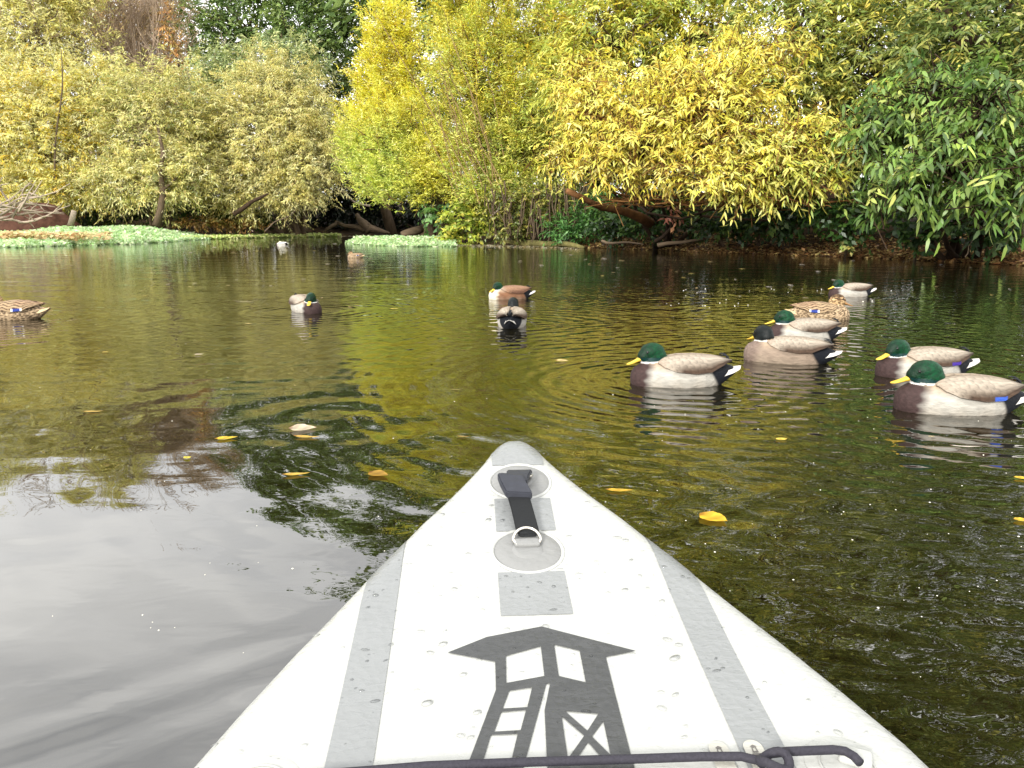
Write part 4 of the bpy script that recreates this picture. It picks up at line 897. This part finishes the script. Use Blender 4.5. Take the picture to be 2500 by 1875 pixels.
    if not hen and not tuck:
        for k in range(2):
            tb = Tubes(); pts = [(.27 - .47 - .004 * k - .028 * math.sin(a) , (k - .5) * .012, .112 + .016 - .018 * math.cos(a) - .006 * k) for a in np.linspace(-.2, 3.6, 9)]
            tb.add(pts, [.005, .0055, .0055, .005, .005, .0045, .004, .003, .0015], 6); tb.build('curl_feather', M_BLACK, root)
    return root
for d in DUCKS: make_duck(*d, voxel=.0050 if d[4] < 7 else .006)

# ------------------------------------------------------------------ the inflatable board
TIP = np.array([.0041, 1.6515]); AXB = np.array([-.0570, .9984])
OUT_A = np.array([.012, .0135, .018, .028, .042, .062, .09, .125, .163, .24, .31, .39, .45, .556, .65, .755, .85, .92, 1.05, 1.3, 2.2, 2.7, 3.05, 3.15])
OUT_W = np.array([.0, .012, .026, .042, .054, .066, .080, .098, .118, .161, .203, .244, .275, .323, .366, .408, .441, .456, .468, .474, .46, .36, .2, .05])
TH = .125
def hw_(a): return float(np.interp(a, OUT_A, OUT_W))
def ztop(a):
    z = .15 + .17 * max(0, 1 - a / 1.25) ** 2
    if a < .085: z -= .03 * (1 - math.sqrt(max(0, 1 - ((.085 - a) / .0735) ** 2)))
    return z
def th_(a): return TH * (1 if a > .10 else .55 + .45 * math.sqrt(max(0, (a - .0118) / .0882)))
def deck_z(a, b):
    hw = max(hw_(a), .002); rr = min(.062, hw * .85); e = abs(b) - (hw - rr); zt, th = ztop(a), th_(a)
    if e <= 0: return zt
    e = min(e / rr, .995); return zt - th / 2 + th / 2 * math.sqrt(1 - e * e)
board = thing('paddle_board', 'white and grey inflatable paddle board pointing away from the camera', 'paddle board', (TIP[0], TIP[1], 0))
board.rotation_euler = (0, 0, math.atan2(-AXB[0], AXB[1]) * 1.0)
# local frame: x = b (right), y = -a
def B(a, b, dz=0.0): return (b, -a, deck_z(a, b) + dz)
def vinyl(name, col, rough=.42):
    m, t = material(name); l = t.links.new
    o = N(t, 'ShaderNodeOutputMaterial'); p = N(t, 'ShaderNodeBsdfPrincipled'); p.inputs['Roughness'].default_value = rough; p.inputs['Specular IOR Level'].default_value = .35
    tcn = N(t, 'ShaderNodeTexCoord'); n1 = N(t, 'ShaderNodeTexNoise'); n1.inputs['Scale'].default_value = 7; n1.inputs['Detail'].default_value = 6
    n2 = N(t, 'ShaderNodeTexNoise'); n2.inputs['Scale'].default_value = 60; n2.inputs['Detail'].default_value = 3; n2.inputs['Distortion'].default_value = 1.5
    mpn = N(t, 'ShaderNodeMapping'); mpn.inputs['Scale'].default_value = (.6, 1.6, 1)
    r = N(t, 'ShaderNodeMapRange'); r.inputs[1].default_value = .3; r.inputs[2].default_value = .7; r.inputs[3].default_value = .955; r.inputs[4].default_value = 1.02
    rr = N(t, 'ShaderNodeMapRange'); rr.inputs[1].default_value = .4; rr.inputs[2].default_value = .62; rr.inputs[3].default_value = rough - .2; rr.inputs[4].default_value = rough + .08
    c = N(t, 'ShaderNodeVectorMath'); c.operation = 'SCALE'; c.inputs[0].default_value = col[:3]
    b = N(t, 'ShaderNodeBump'); b.inputs['Distance'].default_value = .0007
    l(tcn.outputs['Object'], n1.inputs['Vector']); l(tcn.outputs['Object'], mpn.inputs[0]); l(mpn.outputs[0], n2.inputs['Vector'])
    vo = N(t, 'ShaderNodeTexVoronoi'); vo.inputs['Scale'].default_value = 85; l(tcn.outputs['Object'], vo.inputs['Vector'])
    b2 = N(t, 'ShaderNodeBump'); b2.inputs['Distance'].default_value = .0012; b2.inputs['Strength'].default_value = .5; l(vo.outputs['Distance'], b2.inputs['Height']); l(b2.outputs[0], b.inputs['Normal'])
    l(n1.outputs[0], r.inputs[0]); l(r.outputs[0], c.inputs['Scale']); l(c.outputs[0], p.inputs['Base Color']); l(n2.outputs[0], rr.inputs[0]); l(rr.outputs[0], p.inputs['Roughness'])
    l(n2.outputs[0], b.inputs['Height']); l(b.outputs[0], p.inputs['Normal']); l(p.outputs[0], o.inputs[0])
    return m
M_HULL = vinyl('white_vinyl', (.405, .410, .389)); M_GREY = vinyl('grey_vinyl', (.214, .222, .223)); M_DGREY = vinyl('dark_grey_print', (.048, .050, .051)); M_PATCH = vinyl('patch_grey', (.210, .211, .206), .5)
M_RUB = simple_mat('black_rubber', rgba(44, 46, 54), .6, .4, noise=60, amount=.2, bump=.0004); M_STEEL = simple_mat('steel', rgba(214, 208, 198), .22, .5, metal=1.0)
def webbing():
    m = simple_mat('black_webbing', rgba(34, 36, 38), .8, .3); t = m.node_tree; l = t.links.new; p = [n for n in t.nodes if n.type == 'BSDF_PRINCIPLED'][0]
    tcn = N(t, 'ShaderNodeTexCoord'); w = N(t, 'ShaderNodeTexWave'); w.inputs['Scale'].default_value = 110; w.bands_direction = 'Y'; w.inputs['Distortion'].default_value = 1.2
    b = N(t, 'ShaderNodeBump'); b.inputs['Distance'].default_value = .0025; l(tcn.outputs['Object'], w.inputs['Vector']); l(w.outputs[0], b.inputs['Height']); l(b.outputs[0], p.inputs['Normal']); return m
M_WEB = webbing()
aa = np.concatenate([np.linspace(.0121, .095, 26), np.linspace(.10, 1.2, 74), np.linspace(1.25, 3.15, 30)])
sect = 44; V, F = [], []
for a in aa:
    hw = max(hw_(a), .002); rr = min(.062, hw * .85); zt, th = ztop(a), th_(a); ring = []
    for k in range(11): ring.append(((hw - rr) * k / 10, zt))
    for k in range(1, 12): ph = math.pi * k / 12; ring.append((hw - rr + rr * math.sin(ph), zt - th / 2 + th / 2 * math.cos(ph)))
    ring.append((hw - rr, zt - th)); ring.append((0, zt - th))
    full = ring + [(-b, z) for b, z in reversed(ring[1:-1])]
    sect = len(full); V += [(b, -a, z) for b, z in full]
for i in range(len(aa) - 1):
    for k in range(sect): F.append((i * sect + k, (i + 1) * sect + k, (i + 1) * sect + (k + 1) % sect, i * sect + (k + 1) % sect))
F.append(tuple(range(sect))); F.append(tuple(reversed([(len(aa) - 1) * sect + k for k in range(sect)])))
hull = mesh_ob('hull', V, F, M_HULL, board)
def strip(name, a0, a1, fb0, fb1, mat, na=60, nb=9, dz=.0012):
    V, F = [], []
    for i in range(na + 1):
        a = a0 + (a1 - a0) * i / na
        for j in range(nb + 1):
            b = fb0(a) + (fb1(a) - fb0(a)) * j / nb; V.append(B(a, b, dz))
    for i in range(na):
        for j in range(nb): q = i * (nb + 1) + j; F.append((q, q + nb + 1, q + nb + 2, q + 1))
    return mesh_ob(name, V, F, mat, board)
lim = lambda a: hw_(a) - .004
strip('centre_stripe', .030, .143, lambda a: -min(.053, lim(a) * .93), lambda a: min(.053, lim(a) * .93), M_GREY)
strip('centre_stripe', .264, .370, lambda a: -.053, lambda a: .053, M_GREY)
strip('centre_stripe', .490, .600, lambda a: -.055, lambda a: .053, M_GREY)
for sg, nm in ((-1, 'side_stripe'), (1, 'side_stripe')):
    strip(nm, .345, 3.0, lambda a, s=sg: s * min(.212, lim(a)), lambda a, s=sg: s * min(.266, lim(a)), M_GREY, 140)
def poly_decal(name, outer, holes, mat, dz=.0015, cuts=2):
    rings = [[Vector((b, -a, 0)) for a, b in outer]] + [[Vector((b, -a, 0)) for a, b in h] for h in holes]
    flat = [p for r_ in rings for p in r_]; tris = tessellate_polygon(rings)
    bm = bmesh.new(); vs = [bm.verts.new(p) for p in flat]
    for t in tris:
        try: bm.faces.new([vs[i] for i in t])
        except ValueError: pass
    bmesh.ops.subdivide_edges(bm, edges=bm.edges[:], cuts=cuts, use_grid_fill=True)
    bmesh.ops.recalc_face_normals(bm, faces=bm.faces[:])
    for v in bm.verts: v.co.z = deck_z(-v.co.y, v.co.x) + dz
    me = bpy.data.meshes.new(name); bm.to_mesh(me); bm.free(); me.materials.append(mat)
    return link(bpy.data.objects.new(name, me), board)
poly_decal('tower_emblem', [(.628, .003), (.688, .129), (.699, .085), (.925, .083), (.925, -.118), (.756, -.068), (.701, -.067), (.679, -.132), (.648, -.077)],
           [[(.690, -.052), (.672, -.002), (.733, -.003), (.744, -.054)], [(.669, .017), (.684, .051), (.748, .050), (.734, .016)], [(.759, -.051), (.754, -.021), (.790, -.030), (.791, -.061)],
            [(.797, -.063), (.795, -.032), (.829, -.041), (.830, -.073)], [(.835, -.077), (.835, -.045), (.877, -.055), (.875, -.087)], [(.748, -.002), (.748, .003), (.797, -.009), (.905, -.016), (.905, -.047)],
            [(.799, .016), (.806, .057), (.834, .039)], [(.808, .011), (.842, .034), (.877, .010)], [(.819, .061), (.874, .060), (.844, .043)], [(.853, .037), (.880, .051), (.879, .019)]], M_DGREY)
def disc(name, a0, b0, r0, r1, mat, dz0, dz1, parent=None, seg=56, rings=6):
    V, F = [], []
    for i in range(rings + 1):
        t = i / rings; rr = r0 + (r1 - r0) * t
        for k in range(seg):
            th = 2 * math.pi * k / seg; a, b = a0 + rr * math.cos(th) * 1.04, b0 + rr * math.sin(th); edge = dz1 if 0 < i < rings or (i == 0 and r0 == 0) else dz0
            V.append(B(a, b, edge))
    for i in range(rings):
        for k in range(seg): F.append((i * seg + k, (i + 1) * seg + k, (i + 1) * seg + (k + 1) % seg, i * seg + (k + 1) % seg))
    return mesh_ob(name, V, F, mat, parent or board)
def bar(name, p, half, mat, parent, bev=.3):
    bm = bmesh.new(); bmesh.ops.create_cube(bm, size=1); bmesh.ops.scale(bm, vec=half, verts=bm.verts[:])
    bmesh.ops.bevel(bm, geom=bm.edges[:], offset=min(half) * bev, segments=3, affect='EDGES', profile=.6)
    me = bpy.data.meshes.new(name); bm.to_mesh(me); bm.free(); me.materials.append(mat); me.polygons.foreach_set('use_smooth', [True] * len(me.polygons))
    o = bpy.data.objects.new(name, me); link(o, parent); o.location = p; return o
for (pa, pb, rad, ra) in ((.204, 0.0, .0565, .186), (.430, -.002, .0565, .415)):
    pt = disc('ring_patch', pa, pb, 0, rad, M_PATCH, .0008, .0040); disc('patch_rim', pa, pb, rad + .0005, rad + .0065, M_HULL, .0008, .0030, pt, rings=3)
    sl = math.atan2(-(ztop(ra + .01) - ztop(ra - .01)), .02)
    q = bar('ring_keeper', (pb, -ra - .004, ztop(ra) + .007), (.044, .020, .010), M_PATCH, pt, .45); q.rotation_euler = (sl, 0, 0)
    q = disc('weld_pad', ra + .016, pb, 0, .028, M_PATCH, .003, .0062, pt, 40)
    tb = Tubes(); pts = []
    up = 1 if pa < .3 else 1
    for t in np.linspace(0, 1, 17):
        th = math.pi * t; bb = pb - .0235 * math.cos(th); far = (.020 * math.sin(th)) * (-1 if pa > .3 else 1)
        a_ = ra + (.014 if pa < .3 else -.002) + far * (1.0); pts.append((bb, -a_, ztop(a_) + .010 + .010 * math.sin(th)))
    if pa > .3: pts = [(pts[0][0] + .006, pts[0][1] - .014, pts[0][2] - .003)] + pts + [(pts[-1][0] - .006, pts[-1][1] - .014, pts[-1][2] - .003)]
    tb.add(pts, [.0028] * len(pts), 8); tb.build('d_ring', M_STEEL, pt)
def ribbon(name, path, mat, thick, parent):
    V, F = [], []
    for (a, b, w, dz, tilt) in path:
        zt = ztop(a) + dz; c = math.cos(tilt)
        V += [(b - w / 2, -a, zt - thick / 2 + tilt * .3), (b + w / 2, -a, zt - thick / 2 - tilt * .3), (b + w / 2, -a, zt + thick / 2 - tilt * .3), (b - w / 2, -a, zt + thick / 2 + tilt * .3)]
    n = len(path)
    for i in range(n - 1):
        for k in range(4): F.append((i * 4 + k, i * 4 + (k + 1) % 4, i * 4 + 4 + (k + 1) % 4, i * 4 + 4 + k))
    F += [(3, 2, 1, 0), tuple((n - 1) * 4 + k for k in range(4))]
    o = mesh_ob(name, V, F, mat, parent, smooth=False)
    bm = bmesh.new(); bm.from_mesh(o.data); bmesh.ops.recalc_face_normals(bm, faces=bm.faces[:])
    bmesh.ops.bevel(bm, geom=[e for e in bm.edges if e.calc_face_angle(0) > .8], offset=min(thick * .3, .002), segments=2, affect='EDGES'); bm.to_mesh(o.data); bm.free(); return o
strap = ribbon('handle_strap', [(.292, -.010, .041, .026, 0), (.310, -.008, .041, .024, .004), (.330, -.005, .040, .020, .004), (.355, -.002, .040, .015, .003), (.380, .000, .040, .013, .0), (.396, .001, .039, .014, 0)], M_WEB, .006, board)
ribbon('strap_end', [(.384, .000, .034, .009, 0), (.398, .001, .031, .009, 0)], M_WEB, .008, strap)
ribbon('rubber_sleeve', [(.193, 0, .050, .014, 0), (.200, -.001, .050, .018, 0), (.215, -.003, .047, .024, 0), (.240, -.008, .044, .030, .004), (.262, -.012, .044, .031, .006)], M_RUB, .010, strap)
ribbon('rubber_sleeve', [(.246, -.018, .040, .034, .006), (.256, -.022, .049, .038, .010), (.280, -.017, .051, .037, .010), (.300, -.010, .050, .032, .007), (.306, -.008, .048, .030, .006)], M_RUB, .014, strap)
# valve patch, side ring, labels
vp = disc('side_patch', .905, .325, 0, .046, M_HULL, .0006, .0022); tb = Tubes(); tb.add([B(.905 + .030 * math.cos(t), .325 + .030 * math.sin(t), .0030) for t in np.linspace(0, 2 * math.pi, 40)], [.0013] * 40, 6, False); tb.build('weld_line', M_HULL, vp)
q = bar('ring_keeper', (.338, -.897, ztop(.897) + .006), (.036, .026, .012), M_HULL, vp, .45); q.rotation_euler = (0, 0, -.5)
vp = disc('side_patch', .905, -.335, 0, .050, M_HULL, .0006, .0022); tb = Tubes(); tb.add([B(.905 + .034 * math.cos(t), -.335 + .034 * math.sin(t), .0030) for t in np.linspace(0, 2 * math.pi, 40)], [.0013] * 40, 6, False); tb.build('weld_line', M_HULL, vp)
M_TAB = vinyl('tab_cream', (.40, .39, .345)); M_INK = simple_mat('ink', rgba(96, 92, 88), .7)
for bb in (.187, .228):
    oc = [(.905, bb - .0115), (.905, bb + .0115)] + [(.873 - .0115 * math.sin(t) * 1.1, bb + .0115 * math.cos(t)) for t in np.linspace(0, math.pi, 13)]
    tg = poly_decal('sticker_tab', oc, [], M_TAB, .0030, 1)
    e = poly_decal('tab_emblem', [(.869, bb), (.872, bb + .0042), (.8722, bb + .0025), (.881, bb + .0035), (.881, bb - .0035), (.8722, bb - .0025), (.872, bb - .0042)], [[(.8735, bb - .0014), (.8735, bb + .0014), (.879, bb + .0018), (.879, bb - .0018)]], M_INK, .0037, 0); e.parent = tg
    e = poly_decal('tab_lettering', [(.8825, bb - .005), (.8825, bb + .005), (.8855, bb + .005), (.8855, bb - .005)], [], M_INK, .0037, 0); e.parent = tg
# bungee cord with knot
tb = Tubes(); R_ = .0052
def cz(a): return ztop(a) + .010
pts = [(b, -a, cz(a)) for a, b in ((.900, -.345), (.886, -.26), (.880, -.15), (.880, -.03), (.8815, .085), (.882, .16), (.884, .205), (.891, .222), (.899, .226))]
tb.add(pts, [R_] * len(pts), 10)
pts = [(b, -a, cz(a) + .004) for a, b in ((.902, .222), (.893, .226), (.886, .238), (.884, .26), (.884, .290), (.884, .313), (.887, .325), (.895, .331), (.905, .333))]
tb.add(pts, [R_] * len(pts), 10)
pts = [(.236 + .016 * math.cos(t), -.903 + .012 * math.sin(t), cz(.9) + .009 + .004 * math.sin(2 * t)) for t in np.linspace(-.6, 6.6, 28)]
tb.add(pts, [R_] * 28, 10)
tb.v = [v + Vector((0, -.011, 0)) for v in tb.v]
tb.build('bungee_cord', simple_mat('cord', rgba(46, 44, 52), .7, .3, noise=300, bump=.0006, amount=.3), board)
# water drops on the deck
g = np.random.default_rng(17); V, F = [], []
cnt = 0
while cnt < 560:
    a, b = g.uniform(.02, 1.0), g.uniform(-.44, .44)
    if abs(b) > hw_(a) - .02: continue
    s = g.choice([.0008, .0013, .002, .0032, .0048], p=[.34, .3, .22, .11, .03]); dome(b, -a, deck_z(a, b) + .0012, s * g.uniform(.8, 2.2), s * g.uniform(.6, 1.1), s * .42, g.normal() * .4, 10, 3); cnt += 1
m, t = material('water_drop'); o_ = N(t, 'ShaderNodeOutputMaterial'); tr_ = N(t, 'ShaderNodeBsdfTransparent'); tr_.inputs[0].default_value = (.965, .97, .97, 1); gl_ = N(t, 'ShaderNodeBsdfGlossy'); gl_.inputs['Roughness'].default_value = .04
fr_ = N(t, 'ShaderNodeFresnel'); fr_.inputs[0].default_value = 1.4; ms_ = N(t, 'ShaderNodeMixShader'); t.links.new(fr_.outputs[0], ms_.inputs[0]); t.links.new(tr_.outputs[0], ms_.inputs[1]); t.links.new(gl_.outputs[0], ms_.inputs[2]); t.links.new(ms_.outputs[0], o_.inputs[0])
dr = mesh_ob('water_drops', V, F, m); dr.location = board.location; dr.rotation_euler = board.rotation_euler; tag(dr, 'clear water drops beaded over the white board deck', 'water drops'); dr['kind'] = 'stuff'
